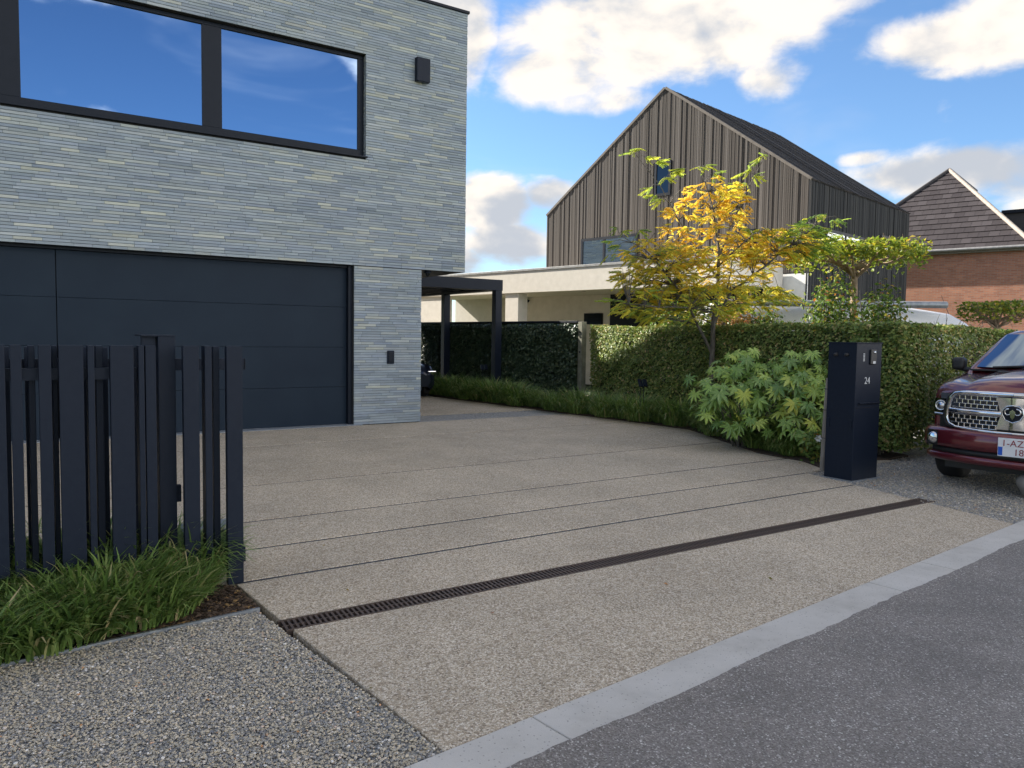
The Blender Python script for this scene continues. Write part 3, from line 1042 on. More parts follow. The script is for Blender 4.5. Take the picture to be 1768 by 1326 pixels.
gm = thing('gate_motor', 'dark gate motor housing with pale lid behind the fence foot', 'motor', tuple(ab((fence_a(310, fb - .5) + fence_a(398, fb - .5)) / 2, fb - .5, 0)), HOUSE_ROT)
wm = abs(fence_a(398, fb - .5) - fence_a(310, fb - .5)) / 2
bevel(MB().box(-wm, wm, -.12, .12, .0, .27).build('housing', M['anthracite'], gm), .012, 3)
bevel(MB().box(-wm - .004, wm + .004, -.124, .124, .272, .30).build('lid', M['steel_edge'], gm), .01, 3)

# ================================================================== PERGOLA, PARKED CAR
PP1 = AT(857, 600, 21.0); PP1 = Vector((PP1.x, PP1.y, 0))
perg = thing('pergola', 'flat black metal pergola on slim posts beside the brick pier', 'pergola', tuple(PP1), HOUSE_ROT)
# local x along facade, y into the depth
bevel(MB().box(-5.2, .12, -.1, .1, 2.90, 3.19).build('beam', M['black_metal'], perg), .005)
bevel(MB().box(-.0795, .1195, .1, 5.9, 2.90, 3.188).build('beam', M['black_metal'], perg), .005)
bevel(MB().box(-5.2, .12, 5.9, 6.1, 2.90, 3.187).build('beam', M['black_metal'], perg), .005)
MB().box(-5.1, -.08, .1, 5.9, 3.08, 3.12).build('roof_panel', M['frame'], perg)
for i in range(9):
    MB().box(-5.1, -.08, .5 + i * .6, .56 + i * .6, 2.96, 3.079).build('rafter', M['black_metal'], perg)
for y in (0.0, 2.9, 6.0):
    bevel(MB().box(-.1, .1, y - .1, y + .1, 0, 2.899).build('post', M['black_metal'], perg), .005)


def loft(sections, mats=None):
    return sections


def car_wheel(par, x, y, rr, w, tyre, rim, n=28):
    wl = empty('wheel', (x, y, rr), 0, par)
    mb = MB()
    mb.lathe([(rr * .62, -w / 2 + .01), (rr * .8, -w / 2 - .004), (rr * .93, -w / 2 + .012), (rr, -w / 2 + .05), (rr, w / 2 - .05), (rr * .93, w / 2 - .012), (rr * .8, w / 2 + .004), (rr * .62, w / 2 - .01)], n, 'y')
    mb.build('tyre', tyre, wl)
    mb = MB()
    mb.lathe([(rr * .63, w / 2 - .015), (rr * .6, w / 2 - .05), (rr * .2, w / 2 - .06), (rr * .16, w / 2 - .02), (.001, w / 2 - .02)], n, 'y')
    mb.lathe([(rr * .63, -w / 2 + .015), (rr * .6, -w / 2 + .05), (rr * .2, -w / 2 + .06), (rr * .16, -w / 2 + .02), (.001, -w / 2 + .02)], n, 'y')
    for k in range(6):
        t = k * math.pi / 3
        for sy in (-1, 1):
            p0 = (rr * .15 * math.cos(t), sy * (w / 2 - .03), rr * .15 * math.sin(t)); p1 = (rr * .6 * math.cos(t), sy * (w / 2 - .025), rr * .6 * math.sin(t))
            mb.tube([p0, p1], [.03, .025], 6)
    mb.build('rim', rim, wl)
    return wl


M['tyre'] = mat_noise('tyre_rubber', (.012, .012, .013), (.022, .022, .022), 30, .8, bump=.5, bscale=60)
M['chrome'] = mat_noise('chrome', (.62, .62, .63), (.72, .72, .73), 4, .08, metallic=1.0, rvar=.03)
M['rim'] = mat_noise('rim_alloy', (.3, .3, .31), (.4, .4, .41), 5, .3, metallic=.9)
M['maroon'] = mat_paint('maroon_paint', (.13, .012, .02), metal=.4, rough=.28)
M['navy'] = mat_paint('navy_paint', (.008, .012, .025), metal=.3)
M['white_paint'] = mat_paint('white_gelcoat', (.62, .63, .64), coat=.4)
M['plastic'] = mat_noise('black_plastic', (.012, .012, .013), (.02, .02, .02), 20, .5)
M['windscreen'] = mat_glass('windscreen', (.20, .27, .36))
M['lens'] = mat_glass('lamp_lens', (.55, .57, .6), .05)
M['plate_white'] = mat_noise('plate_white', (.70, .70, .71), (.76, .76, .77), 5, .45)
M['plate_red'] = mat_noise('plate_red', (.22, .012, .02), (.26, .016, .025), 5, .5)
M['plate_blue'] = mat_noise('plate_blue', (.01, .08, .45), (.015, .1, .5), 5, .5)
M['pale_mark'] = mat_noise('pale_mark', (.5, .52, .54), (.6, .62, .64), 5, .5)


def body_loft(name, secs, mat, parent, flip=False, smooth=True, crease=None):
    """secs: list of (x, [(y, z) half profile from sill up to the centre line])"""
    rows = []
    for x, prof in secs:
        row = [(x + (q[2] if len(q) > 2 else 0), -q[0], q[1]) for q in prof] + [(x + (q[2] if len(q) > 2 else 0), q[0], q[1]) for q in prof[::-1] if q[0] > 1e-6]
        rows.append(row)
    mb = MB(); mb.grid(rows, smooth)
    mb.add(rows[0], [tuple(range(len(rows[0])))]); mb.add(rows[-1], [tuple(range(len(rows[-1]) - 1, -1, -1))])
    return mb.build(name, mat, parent)


# dark car nosed in beyond the pier (only its corner shows)
cpos = G(752, 690)
cloc = Vector((cpos.x, cpos.y, 0)) - U * .62 - NF * .3
car = thing('dark_parked_car', 'dark blue car parked behind the brick pier under the pergola', 'car', tuple(cloc), HOUSE_ROT - math.pi / 2)
# local x forward (towards the road)
def cp(w, zb, zs, zt, tw):
    return [(w * .86, zb), (w, zb + .12), (w * 1.0, (zb + zs) / 2), (w * .985, zs - .06), (w * .93, zs), (tw + .04, (zs + zt) / 2 + .02), (tw, zt - .05), (tw * .8, zt), (0, zt + .015)]
secs = [(.0, cp(.62, .32, .62, .66, .5)), (-.08, cp(.78, .24, .72, .78, .6)), (-.3, cp(.88, .2, .82, .88, .68)), (-.7, cp(.92, .2, .88, .95, .7)),
        (-1.15, cp(.92, .2, .92, 1.02, .72)), (-1.85, cp(.92, .2, .95, 1.44, .62)), (-2.6, cp(.92, .2, .96, 1.5, .62)), (-3.4, cp(.92, .2, .96, 1.46, .6)),
        (-3.95, cp(.9, .22, .96, 1.2, .6)), (-4.2, cp(.85, .26, .94, 1.05, .62)), (-4.3, cp(.75, .35, .85, .95, .6))]
body_loft('body', secs, M['navy'], car)
for sy in (-1, 1):
    o = MB().box(-.2, -.04, sy * .7 - .13, sy * .7 + .13, .62, .74).build('headlight', M['lens'], car); bevel(o, .03, 3)
    for wx in (-.85, -3.4): car_wheel(car, wx, sy * .82, .33, .22, M['tyre'], M['rim'], 20)
    o = MB().box(-1.65, -1.5, sy * .98 - .08, sy * .98 + .08, .95, 1.06).build('mirror', M['navy'], car); bevel(o, .03, 3)
mb = MB(); mb.add([(-1.13, -.62, 1.045), (-1.13, .62, 1.045), (-1.8, .55, 1.44), (-1.8, -.55, 1.44)], [(0, 1, 2, 3)]); mb.build('windscreen', M['dark_glass'], car)

# ================================================================== LEAF TOOLS
def leaf_mesh(name, P, Nrm, size, mat, parent=None, tilt=.6, aspect=.62, kind=None, droop=0.0):
    """one folded four-cornered leaf (two triangles) per point"""
    n = len(P)
    P = np.asarray(P, float); Nrm = np.asarray(Nrm, float)
    Nv = Nrm + rng.normal(0, tilt, (n, 3)); Nv /= np.linalg.norm(Nv, axis=1, keepdims=True) + 1e-9
    T = rng.normal(0, 1, (n, 3)); T[:, 2] -= droop
    T -= (T * Nv).sum(1, keepdims=True) * Nv; T /= np.linalg.norm(T, axis=1, keepdims=True) + 1e-9
    B = np.cross(Nv, T)
    s = (size * rng.uniform(.65, 1.3, n))[:, None]
    f = s * .14
    v0 = P - T * s * .5
    v1 = P + B * s * aspect * .5 + Nv * f
    v2 = P + T * s * .5
    v3 = P - B * s * aspect * .5 + Nv * f
    V = np.stack([v0, v1, v2, v3], 1).reshape(-1, 3)
    b = np.arange(n) * 4
    Fc = np.stack([np.stack([b, b + 1, b + 2], 1), np.stack([b, b + 2, b + 3], 1)], 1).reshape(-1, 3)
    me = np_mesh(name, V, Fc)
    o = link(name, me, mat, parent)
    if kind: o['kind'] = kind
    return o


def smooth_noise(P, scale, seed=0):
    """cheap value noise for uneven outlines"""
    rs = np.random.default_rng(seed)
    k = rs.normal(0, 1, (6, P.shape[1])) * scale; ph = rs.uniform(0, 6.28, 6)
    return sum(np.sin(P @ k[i] + ph[i]) for i in range(6)) / 6


# ================================================================== IVY WALL AND HEDGES
IV1 = AT(1000, 600, 19.5); IV0 = AT(700, 600, 25.6)
IV1 = Vector((IV1.x, IV1.y, 0)); IV0 = Vector((IV0.x, IV0.y, 0))
ivd = (IV1 - IV0); ivL = ivd.length; ivd = ivd.normalized()
ivn = Vector((ivd.y, -ivd.x, 0))
ivy = thing('ivy_screen', 'boundary screen panel fully covered in dark green ivy leaves', 'ivy fence', tuple(IV0), math.atan2(ivd.y, ivd.x))
MB().box(0, ivL, -.02, .06, 0, 2.03).build('panel', M['hedge_core'], ivy)
bevel(MB().box(-.05, ivL - .02, -.08, .1, 2.03, 2.085).build('cap_rail', M['frame'], ivy), .004)
n = 26000
P = np.stack([rng.uniform(0, ivL, n), -.03 - rng.random(n) * .13, rng.uniform(0.05, 2.0, n)], 1)
P[:, 1] -= .05 * smooth_noise(P, 2.2, 3)
leaf_mesh('ivy_leaves', P, np.tile((0, -1.0, .8), (n, 1)), .075, M['ivy'], ivy, .45, .85, kind='stuff', droop=1.2)
post = thing('boundary_post', 'weathered square timber post where the ivy screen meets the hedge', 'post', tuple(IV1 + ivd * .12), math.atan2(ivd.y, ivd.x))
bevel(MB().box(-.07, .07, -.1, .06, 0, 2.06).build('shaft', M['concrete_post'], post), .01)
for z in (1.78, 1.28):
    MB().box(-.03, .02, -.104, -.098, z, z + .04).build('bracket', M['frame'], post)

HC0 = Vector((1.95, 19.4, 0)); HC1 = Vector((5.3, 10.75, 0))
hd2 = Vector((.777, .63, 0)).normalized()
HC2 = HC1 + hd2 * 5.0


def hedge(name, label, p, q, depth, h, n, seed=1, core=True):
    """p->q is the visible front line; depth goes to the left-hand side of p->q"""
    d = (q - p); Lh = d.length; d.normalize()
    o = thing(name, label, 'hedge', tuple(p), math.atan2(d.y, d.x))
    if core:
        mb = MB(); mb.box(.13, Lh - .13, .13, depth - .13, .12, h - .12)
        mb.build('twigs', M['hedge_core'], o)
    else:                                        # loose old hedge: bare twigs inside, light comes through
        mb = MB(); rt = random.Random(seed + 50)
        for _ in range(900):
            x, y = rt.uniform(.1, Lh - .1), rt.uniform(.15, depth - .15); z = rt.uniform(.15, h - .25)
            d2 = Vector((rt.uniform(-.3, .3), rt.uniform(-.3, .3), rt.uniform(.15, .5)))
            mb.tube([(x, y, z), Vector((x, y, z)) + d2], [.006, .003], 4, caps=False)
        tag(mb.build('twigs', M['bark'], o), kind='stuff')
    stem = MB()
    rr = random.Random(seed)
    x = .25
    while x < Lh - .2:
        y = depth / 2 + rr.uniform(-.08, .08)
        stem.tube([(x, y, -.02), (x + rr.uniform(-.05, .05), y, .5)], [.022, .014], 5)
        x += rr.uniform(.22, .4)
    tag(stem.build('stems', M['bark'], o), kind='stuff')
    A = np.array([Lh * h, Lh * h * .35, Lh * depth, depth * h, depth * h]); A = A / A.sum()
    face = rng.choice(5, n, p=A)
    uu, vv, ww = rng.random(n), rng.random(n), rng.random(n) ** 1.6
    P = np.zeros((n, 3)); Nn = np.zeros((n, 3))
    dp = ww * .13
    for k in range(5):
        i = face == k
        if k == 0: P[i] = np.stack([uu[i] * Lh, dp[i], vv[i] * h], 1); Nn[i] = (0, -1, .85)
        if k == 1: P[i] = np.stack([uu[i] * Lh, depth - dp[i], vv[i] * h], 1); Nn[i] = (0, 1, .3)
        if k == 2: P[i] = np.stack([uu[i] * Lh, vv[i] * depth, h - dp[i] * .7], 1); Nn[i] = (0, 0, 1)
        if k == 3: P[i] = np.stack([dp[i], uu[i] * depth, vv[i] * h], 1); Nn[i] = (-1, 0, .85)
        if k == 4: P[i] = np.stack([Lh - dp[i], uu[i] * depth, vv[i] * h], 1); Nn[i] = (1, 0, .85)
    nz = smooth_noise(P, 2.6, seed)[:, None] * .055 + smooth_noise(P, 9, seed + 4)[:, None] * .03
    P += Nn * nz
    P[:, 2] += (rng.random(n) < .04) * rng.random(n) * .05 * (P[:, 2] > h - .1)
    keep = (P[:, 2] > .12) & ((P[:, 2] > .55) | (rng.random(n) < (.35 + P[:, 2])))
    leaf_mesh('hedge_leaves', P[keep], Nn[keep], .062, M['hedge'], o, .5, .62, kind='stuff')
    return o


hedge('boundary_hedge', 'long clipped green hedge behind the fatsia, running back to the ivy screen', HC0, HC1, .75, 1.93, 52000, seed=5)
hedge('roadside_hedge', 'clipped green hedge behind the maroon pickup, turning off beside the black cabinet', HC1 + hd2 * -.0 + Vector((.12, -.12, 0)), HC2, .8, 1.9, 30000, seed=9, core=False)

# ================================================================== TIMBER HOUSE NEXT DOOR
TC = AT(1400, 310, 22.0)
TROT = math.atan2(-.712, .702)
tx = Vector((math.cos(TROT), math.sin(TROT), 0)); ty = Vector((-tx.y, tx.x, 0))
TW, TD = 10.15, 8.0
TEZ = TC.z
T0 = Vector((TC.x, TC.y, 0)) - tx * TW
apex_w = VPL(1148, 153, T0, ty)
TAX = (apex_w - T0).dot(tx); TAZ = apex_w.z
timber = thing('timber_gable_house', 'tall gabled house clad in weathered grey vertical timber slats', 'house', tuple(T0), TROT)
TB = 3.62                                     # timber starts above the white ground floor


def tloc(px, py, plane='front'):
    if plane == 'front':
        q = VPL(px, py, T0, ty); return (q - T0).dot(tx), q.z
    q = VPL(px, py, Vector((TC.x, TC.y, 0)), tx); return (q - Vector((TC.x, TC.y, 0))).dot(ty), q.z


def gz(x):
    return TEZ + (TAZ - TEZ) * (x / TAX if x < TAX else (TW - x) / (TW - TAX))


w1 = (*tloc(1003, 413), *tloc(1100, 449))      # left window x0,z1,x1,z0
w2 = (*tloc(1130, 281), *tloc(1157, 336))
wins = [(w1[0], w1[2], w1[3] - .35, w1[1]), (w2[0], w2[2], w2[3], w2[1]), (tloc(1275, 400)[0], tloc(1302, 400)[0], tloc(1290, 436)[1], tloc(1290, 396)[1])]
s1 = (*tloc(1427, 394, 's'), *tloc(1491, 436, 's'))
s2 = (*tloc(1522, 405, 's'), *tloc(1550, 436, 's'))
swins = [(s1[0], s1[2], s1[3] - .3, s1[1]), (s2[0], s2[2], s2[3] - .3, s2[1])]

# shell: dark backing behind the slats
mb = MB()
prof = [(0.05, 0), (TW - .05, 0), (TW - .05, TEZ - .06), (TAX, TAZ - .1), (.05, TEZ - .06)]
mb.prism(prof, .06, TD - .06, fn=lambda x, y, z: (x, z, y))
mb.build('wall', M['dark_void'], timber)
MB().box(0.0, TW, .02, .059, 0, TB - .03).build('ground_floor_wall', M['white_wall'], timber)


def plank(x0, x1, segs, zt0, zt1, y0, y1, mat, name='slat', side=False):
    for za, zb in segs:
        top = zb is None
        z00, z01 = (zt0, zt1) if top else (zb, zb)
        if min(z00, z01) - za < .05: continue
        vs = [(x0, y0, za), (x1, y0, za), (x1, y1, za), (x0, y1, za), (x0, y0, z00), (x1, y0, z01), (x1, y1, z01), (x0, y1, z00)]
        if side: vs = [(y1 if False else y, x, z) for x, y, z in vs]
        mb = MB(); mb.add(vs, [(3, 2, 1, 0), (4, 5, 6, 7), (0, 1, 5, 4), (1, 2, 6, 5), (2, 3, 7, 6), (3, 0, 4, 7)])
        mb.build(name, mat, timber)


def split(x0, x1, base, ws):
    segs = [(base, None)]
    for wx0, wx1, wz0, wz1 in ws:
        if x1 > wx0 and x0 < wx1:
            lo = segs.pop()
            segs += [(lo[0], wz0), (wz1, None)]
    return segs


np_ = 168
pw = TW / np_
r = random.Random(21)
for i in range(np_):
    x0, x1 = i * pw + .005, (i + 1) * pw - .005
    j = r.uniform(0, .022)
    plank(x0, x1, split(x0, x1, TB, sorted(wins, key=lambda w: w[2])), gz(x0), gz(x1), .005 + j, .055, M['larch'])
ns = 92
pw2 = TD / ns
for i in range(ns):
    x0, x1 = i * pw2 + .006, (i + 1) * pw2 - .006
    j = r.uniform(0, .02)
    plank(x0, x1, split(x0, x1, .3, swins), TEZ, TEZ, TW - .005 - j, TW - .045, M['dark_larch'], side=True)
# roof boards, right and left slope, as one clad surface each
for sgn in (1, -1):
    xe, xa = (TW, TAX) if sgn > 0 else (0, TAX)
    sl = Vector((xe - xa, TEZ - TAZ)); ln = sl.length; sl /= ln
    nrm = Vector((-sl.y, sl.x)) if sgn > 0 else Vector((sl.y, -sl.x))
    if nrm.y < 0: nrm = -nrm
    V, Fc = [], []
    rr = random.Random(4 + sgn)
    y = 0.0
    nbd = 96
    for i in range(nbd):
        ya, yb = TD * i / nbd + .006, TD * (i + 1) / nbd - .006
        o = rr.uniform(.03, .05)
        b = len(V)
        for (yy) in (ya, yb):
            for tt, oo in ((0, 0), (ln, 0), (ln, o), (0, o)):
                V.append((xa + sl.x * tt + nrm.x * oo, yy, TAZ + sl.y * tt + nrm.y * oo))
        Fc += [(b, b + 1, b + 2, b + 3), (b + 7, b + 6, b + 5, b + 4), (b + 3, b + 2, b + 6, b + 7), (b, b + 4, b + 5, b + 1), (b + 1, b + 5, b + 6, b + 2), (b, b + 3, b + 7, b + 4)]
    mb = MB(); mb.add(V, Fc)
    roof = mb.build('roof', M['roof_larch'], timber)
    # verge trim along the gable edge
    mb = MB()
    a, b2 = Vector((xa, 0, TAZ)), Vector((xe, 0, TEZ))
    n3 = Vector((nrm.x, 0, nrm.y))
    vs = []
    for p in (a, b2):
        for yy in (-.012, .05):
            for oo in (-.005, .07): vs.append(p + n3 * oo + Vector((0, yy, 0)))
    mb.add(vs, [(0, 1, 3, 2), (4, 6, 7, 5), (0, 4, 5, 1), (2, 3, 7, 6), (1, 5, 7, 3), (0, 2, 6, 4)])
    mb.build('verge_trim', M['verge'], timber)


def hwin(x0, x1, z0, z1, mull, side=False, gm='far_glass'):
    w = empty('window', (0, 0, 0), 0, timber)

    def bx(a0, a1, d0, d1, c0, c1):
        return MB().box(a0, a1, d0, d1, c0, c1) if not side else MB().box(TW - d1, TW - d0, a0, a1, c0, c1)
    f = .085
    mb = MB()
    parts = [(x0, x1, z0, z0 + f), (x0, x1, z1 - f, z1), (x0, x0 + f, z0 + f, z1 - f), (x1 - f, x1, z0 + f, z1 - f)] + [(m - f / 2, m + f / 2, z0 + f, z1 - f) for m in mull]
    for a0, a1, c0, c1 in parts:
        if side: mb.box(TW + .006 - .04, TW + .01, a0, a1, c0, c1)
        else: mb.box(a0, a1, -.0, .05, c0, c1)
    mb.build('frame', M['frame'], w)
    xs = [x0 + f] + list(mull) + [x1 - f]
    for i in range(len(xs) - 1):
        a0, a1 = xs[i] + (f / 2 if i else 0), xs[i + 1] - (f / 2 if i < len(xs) - 2 else 0)
        mb = MB()
        if side: mb.box(TW - .02, TW - .008, a0, a1, z0 + f, z1 - f)
        else: mb.box(a0, a1, .03, .042, z0 + f, z1 - f)
        mb.build('pane', M[gm], w)


a, b_, c, d = wins[0]; hwin(a, b_, c, d, [a + (b_ - a) * .42])
a, b_, c, d = wins[1]; hwin(a, b_, c, d, [], gm='dark_glass')
a, b_, c, d = wins[2]; hwin(a, b_, c, d, [], gm='dark_glass')
for a, b_, c, d in swins: hwin(a, b_, c, d, [a + (b_ - a) * .5], True)

# rendered flat-roofed carport in front of it
FP = AT(1090, 452, 22.6); FPg = Vector((FP.x, FP.y, 0))
cpt = thing('rendered_carport', 'low cream rendered carport with deep flat fascia and recessed downlights', 'carport', tuple(FPg), TROT)
zt, zb = FP.z, AT(1090, 497, 22.6).z


def clx(px): return (VPL(px, 480, FPg, ty) - FPg).dot(tx)


xl, xr = clx(690), clx(1262)
MB().box(xl, xr, 0, .25, zb, zt - .05).build('fascia', M['render'], cpt)
MB().box(xr - .25, xr, .25, 2.9, zb, zt - .05).build('fascia', M['render'], cpt)
bevel(MB().box(xl, xr + .03, -.03, .3, zt - .05, zt + .02).build('roof_edge', M['zinc'], cpt), .004)
MB().box(xl, xr - .25, .25, 3.0, zb + .04, zt - .1).build('ceiling', M['render'], cpt)
x0, x1 = clx(871), clx(893)
MB().box(x0, x1, .06, .5, 0, zb).build('column', M['render'], cpt)
MB().box(xl, clx(768), .06, .36, 0, zb).build('column', M['render'], cpt)
FPb = FPg + ty * 2.9


def clb(px, py=520):
    q = VPL(px, py, FPb, ty)
    return (q - FPb).dot(tx), q.z


xg = clb(1053)[0]
MB().box(xl, xg, 2.9, 3.1, 0, zb + .04).build('back_wall', M['render'], cpt)
MB().box(xg, xr - .1, 2.92, 3.08, 0, zb + .04).build('dark_gate', M['frame'], cpt)
MB().box(clb(1010)[0], clb(1042)[0], 2.86, 2.899, clb(1025, 560)[1], clb(1025, 541)[1]).build('window', M['dark_glass'], cpt)
for px in (835, 975, 1049):
    xx = clx(px)
    mb = MB(); mb.lathe([(.001, 0), (.07, 0), (.075, -.012), (.055, -.014)], 14, 'z', (xx, .95, zb + .04)); mb.build('downlight', M['zinc'], cpt)
fl = thing('floodlight', 'small black twin spotlight fixed to the cream carport back wall', 'spotlight', tuple(FPb + tx * clb(914)[0] + Vector((0, 0, clb(914, 519)[1]))), TROT)
mb = MB(); mb.tube([(0, 0, 0), (0, -.12, 0)], .02, 8); mb.build('arm', M['black_metal'], fl)
for s in (-1, 1):
    mb = MB(); mb.tube([(s * .02, -.14, 0), (s * .12, -.2, -.03)], [.05, .06], 10); mb.build('head', M['black_metal'], fl)

# ================================================================== BRICK HOUSE ON THE RIGHT
BR = AT(1785, 423, 29.6)
BROT = math.atan2(-.65, .76)
bx_ = Vector((math.cos(BROT), math.sin(BROT), 0)); by_ = Vector((-bx_.y, bx_.x, 0))
BW, BZ = 7.9, BR.z
B0 = Vector((BR.x, BR.y, 0)) - bx_ * BW
AXd, AXz = 4.7, AT(1633, 294, 35.6).z


def mat_bricktex():
    m, N, L, b = new_mat('red_brickwork')
    tc = N.new('ShaderNodeTexCoord')
    sx = N.new('ShaderNodeSeparateXYZ'); L.new(tc.outputs['Object'], sx.inputs[0])
    ad = N.new('ShaderNodeMath'); L.new(sx.outputs[0], ad.inputs[0]); L.new(sx.outputs[1], ad.inputs[1])
    cb = N.new('ShaderNodeCombineXYZ'); L.new(ad.outputs[0], cb.inputs[0]); L.new(sx.outputs[2], cb.inputs[1])
    t = N.new('ShaderNodeTexBrick')
    t.inputs['Scale'].default_value = 1.0; t.inputs['Brick Width'].default_value = .22; t.inputs['Row Height'].default_value = .066
    t.inputs['Mortar Size'].default_value = .008; t.inputs['Color1'].default_value = (.50, .225, .135, 1); t.inputs['Color2'].default_value = (.37, .15, .095, 1)
    t.inputs['Mortar'].default_value = (.33, .25, .2, 1); t.inputs['Bias'].default_value = .1
    L.new(cb.outputs[0], t.inputs['Vector'])
    n = noise_node(N, L, 2, 5)
    mp = N.new('ShaderNodeMapRange'); mp.inputs['To Min'].default_value = .7; mp.inputs['To Max'].default_value = 1.3; L.new(n.outputs['Fac'], mp.inputs[0])
    vm = N.new('ShaderNodeVectorMath'); vm.operation = 'SCALE'; L.new(t.outputs['Color'], vm.inputs[0]); L.new(mp.outputs[0], vm.inputs['Scale'])
    L.new(vm.outputs[0], b.inputs['Base Color']); b.inputs['Roughness'].default_value = .9
    bump_node(N, L, b, t.outputs['Fac'], -.6, .01)
    return m


M['red_brick'] = mat_bricktex()
bh = thing('brick_house', 'red brick house with steep hipped roof of dark flat tiles', 'house', tuple(B0), BROT)
MB().box(.16, BW - .16, .2, 13, 0, BZ - .08).build('wall', M['red_brick'], bh)
mb = MB()
mb.box(.02, BW - .02, .0, 13.4, BZ - .16, BZ - .04)
mb.build('eaves', M['timber_post'], bh)
mb = MB(); mb.tube([(-.03, -.06, BZ - .03), (BW + .03, -.06, BZ - .03)], .07, 10)
mb.tube([(BW + .06, -.03, BZ - .03), (BW + .06, 13, BZ - .03)], .07, 10)
mb.build('gutter', M['zinc'], bh)
rz0 = BZ - .03
mb = MB()
ax = BW / 2
vs = [(0, 0, rz0), (BW, 0, rz0), (ax, AXd, AXz), (ax, 11, AXz), (BW, 13.2, rz0), (0, 13.2, rz0)]
mb.add(vs, [(0, 1, 2), (1, 4, 3, 2), (0, 2, 3, 5)])
roof_b = mb.build('roof', M['slate_plain'], bh)
sl = math.hypot(AXd, AXz - rz0); sy_, sz_ = AXd / sl, (AXz - rz0) / sl
rows = 16
ex = sl / rows
tw_ = .37
cnt = 0
for i in range(rows):
    s0 = i * ex - .02; s1 = s0 + ex + .03
    off = (i % 2) * tw_ / 2
    x = -off
    while x < BW:
        poly = [(x + .004, max(s0, 0)), (x + tw_ - .004, max(s0, 0)), (x + tw_ - .004, s1), (x + .004, s1)]
        # hips
        hx, hy = ax, sl
        poly = clip(poly, 0, 0, hy, -hx); poly = clip(poly, BW, 0, -hy, -hx) if len(poly) > 2 else poly
        x += tw_
        if len(poly) < 3: continue
        cnt += 1
        mb = MB()
        def fn(px, ps, h, s0=s0):
            lift = .006 + h + (1 - (ps - s0) / ex) * .028
            return (px, ps * sy_ - sz_ * lift, rz0 + ps * sz_ + sy_ * lift)
        mb.prism(poly, 0, .014, fn=fn)
        mb.build('roof_tile', M['slate'], roof_b)
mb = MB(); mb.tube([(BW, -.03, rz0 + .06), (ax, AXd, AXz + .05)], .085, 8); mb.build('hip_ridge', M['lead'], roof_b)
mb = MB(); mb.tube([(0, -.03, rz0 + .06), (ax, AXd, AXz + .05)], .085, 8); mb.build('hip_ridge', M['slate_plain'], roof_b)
mb = MB(); mb.tube([(ax, AXd, AXz + .05), (ax, 11, AXz + .05)], .09, 8); mb.build('ridge', M['slate_plain'], roof_b)
dm = AT(1735, 369, 35)
dq = dm - B0
dx, dyy = dq.dot(bx_), dq.dot(by_)
MB().box(dx, dx + 3.0, dyy, dyy + 3.2, BZ + .3, dm.z).build('dormer', M['slate_plain'], bh)
MB().box(dx - .12, dx + 3.1, dyy - .12, dyy + 3.3, dm.z, dm.z + .14).build('dormer_roof', M['frame'], bh)

# ================================================================== CAMPER VAN BEHIND THE HEDGE
cv = AT(1665, 560, 18.3)
CVR = -0.06
camper = thing('white_camper', 'white camper van with rounded cab roof and awning behind the hedge', 'camper van', (cv.x, cv.y, 0), CVR)
ztop = AT(1500, 527, 18.3).z
def vp(w, zb, zt):
    return [(w * .9, zb), (w, zb + .2), (w, zt * .55), (w * .985, zt * .82), (w * .9, zt - .08), (w * .78, zt - .012), (0, zt)]
secs = [(.38, vp(.75, .4, .95)), (.3, vp(.88, .32, 1.12)), (.08, vp(.95, .3, 1.4)), (-.05, vp(.97, .3, 1.75)), (-.35, vp(.99, .3, 2.12)), (-.75, vp(1.0, .3, 2.33)),
        (-1.25, vp(1.0, .3, ztop - .12)), (-1.9, vp(1.0, .3, ztop - .03)), (-2.6, vp(1.0, .3, ztop)), (-6.0, vp(1.0, .3, ztop)), (-6.15, vp(.95, .35, ztop - .1))]
body_loft('body', secs, M['white_paint'], camper)
mb = MB(); mb.tube([(-6.0, -1.08, ztop - .02), (-.95, -1.08, ztop - .02)], .075, 10); mb.build('awning', M['steel_edge'], camper)
MB().box(-3.6, -2.2, -.3, .3, ztop - .01, ztop + .06).build('roof_vent', M['white_paint'], camper)
MB().box(-3.3, -1.9, -1.012, -.99, 1.3, ztop - .42).build('window', M['dark_glass'], camper)
mb = MB(); mb.tube([(-.62, -.55, 2.28), (-.85, -.6, 2.75)], [.008, .004], 6); mb.lathe([(.001, .03), (.03, .02), (.035, 0)], 10, 'z', (-.62, -.55, 2.25)); mb.build('antenna', M['black_metal'], camper)
for sy in (-1, 1):
    for wx in (-.35, -4.6): car_wheel(camper, wx, sy * .86, .34, .22, M['tyre'], M['rim'], 18)

# ================================================================== BLACK CABINET AT THE DRIVE
cabF = G(1470, 831)
CWI, CDE, CHT = .52, .37, 1.635
cab = thing('black_cabinet', 'tall black metal letterbox cabinet with house number and intercom', 'cabinet', (cabF.x, cabF.y, 0), HOUSE_ROT)
bevel(MB().box(0, CWI, 0, CDE, .0, CHT).build('body', M['black_metal'], cab), .004)
bevel(MB().box(-.006, CWI + .006, -.008, CDE + .006, CHT, CHT + .012).build('top_plate', M['black_metal'], cab), .003)
MB().box(-.02, CWI + .03, -.03, CDE + .03, -.02, .004).build('base_plate', M['blue_stone'], cab)
o = MB().box(.265, .385, -.022, -.0, 1.385, 1.565).build('intercom', M['plastic'], cab); bevel(o, .01, 3)
mb = MB(); mb.lathe([(.001, -.012), (.014, -.010), (.018, 0)], 16, 'y', (.335, -.022, 1.53)); mb.build('lens', M['lens'], o)
MB().box(.305, .355, -.0255, -.022, 1.395, 1.425).build('call_button', M['pale_mark'], o)
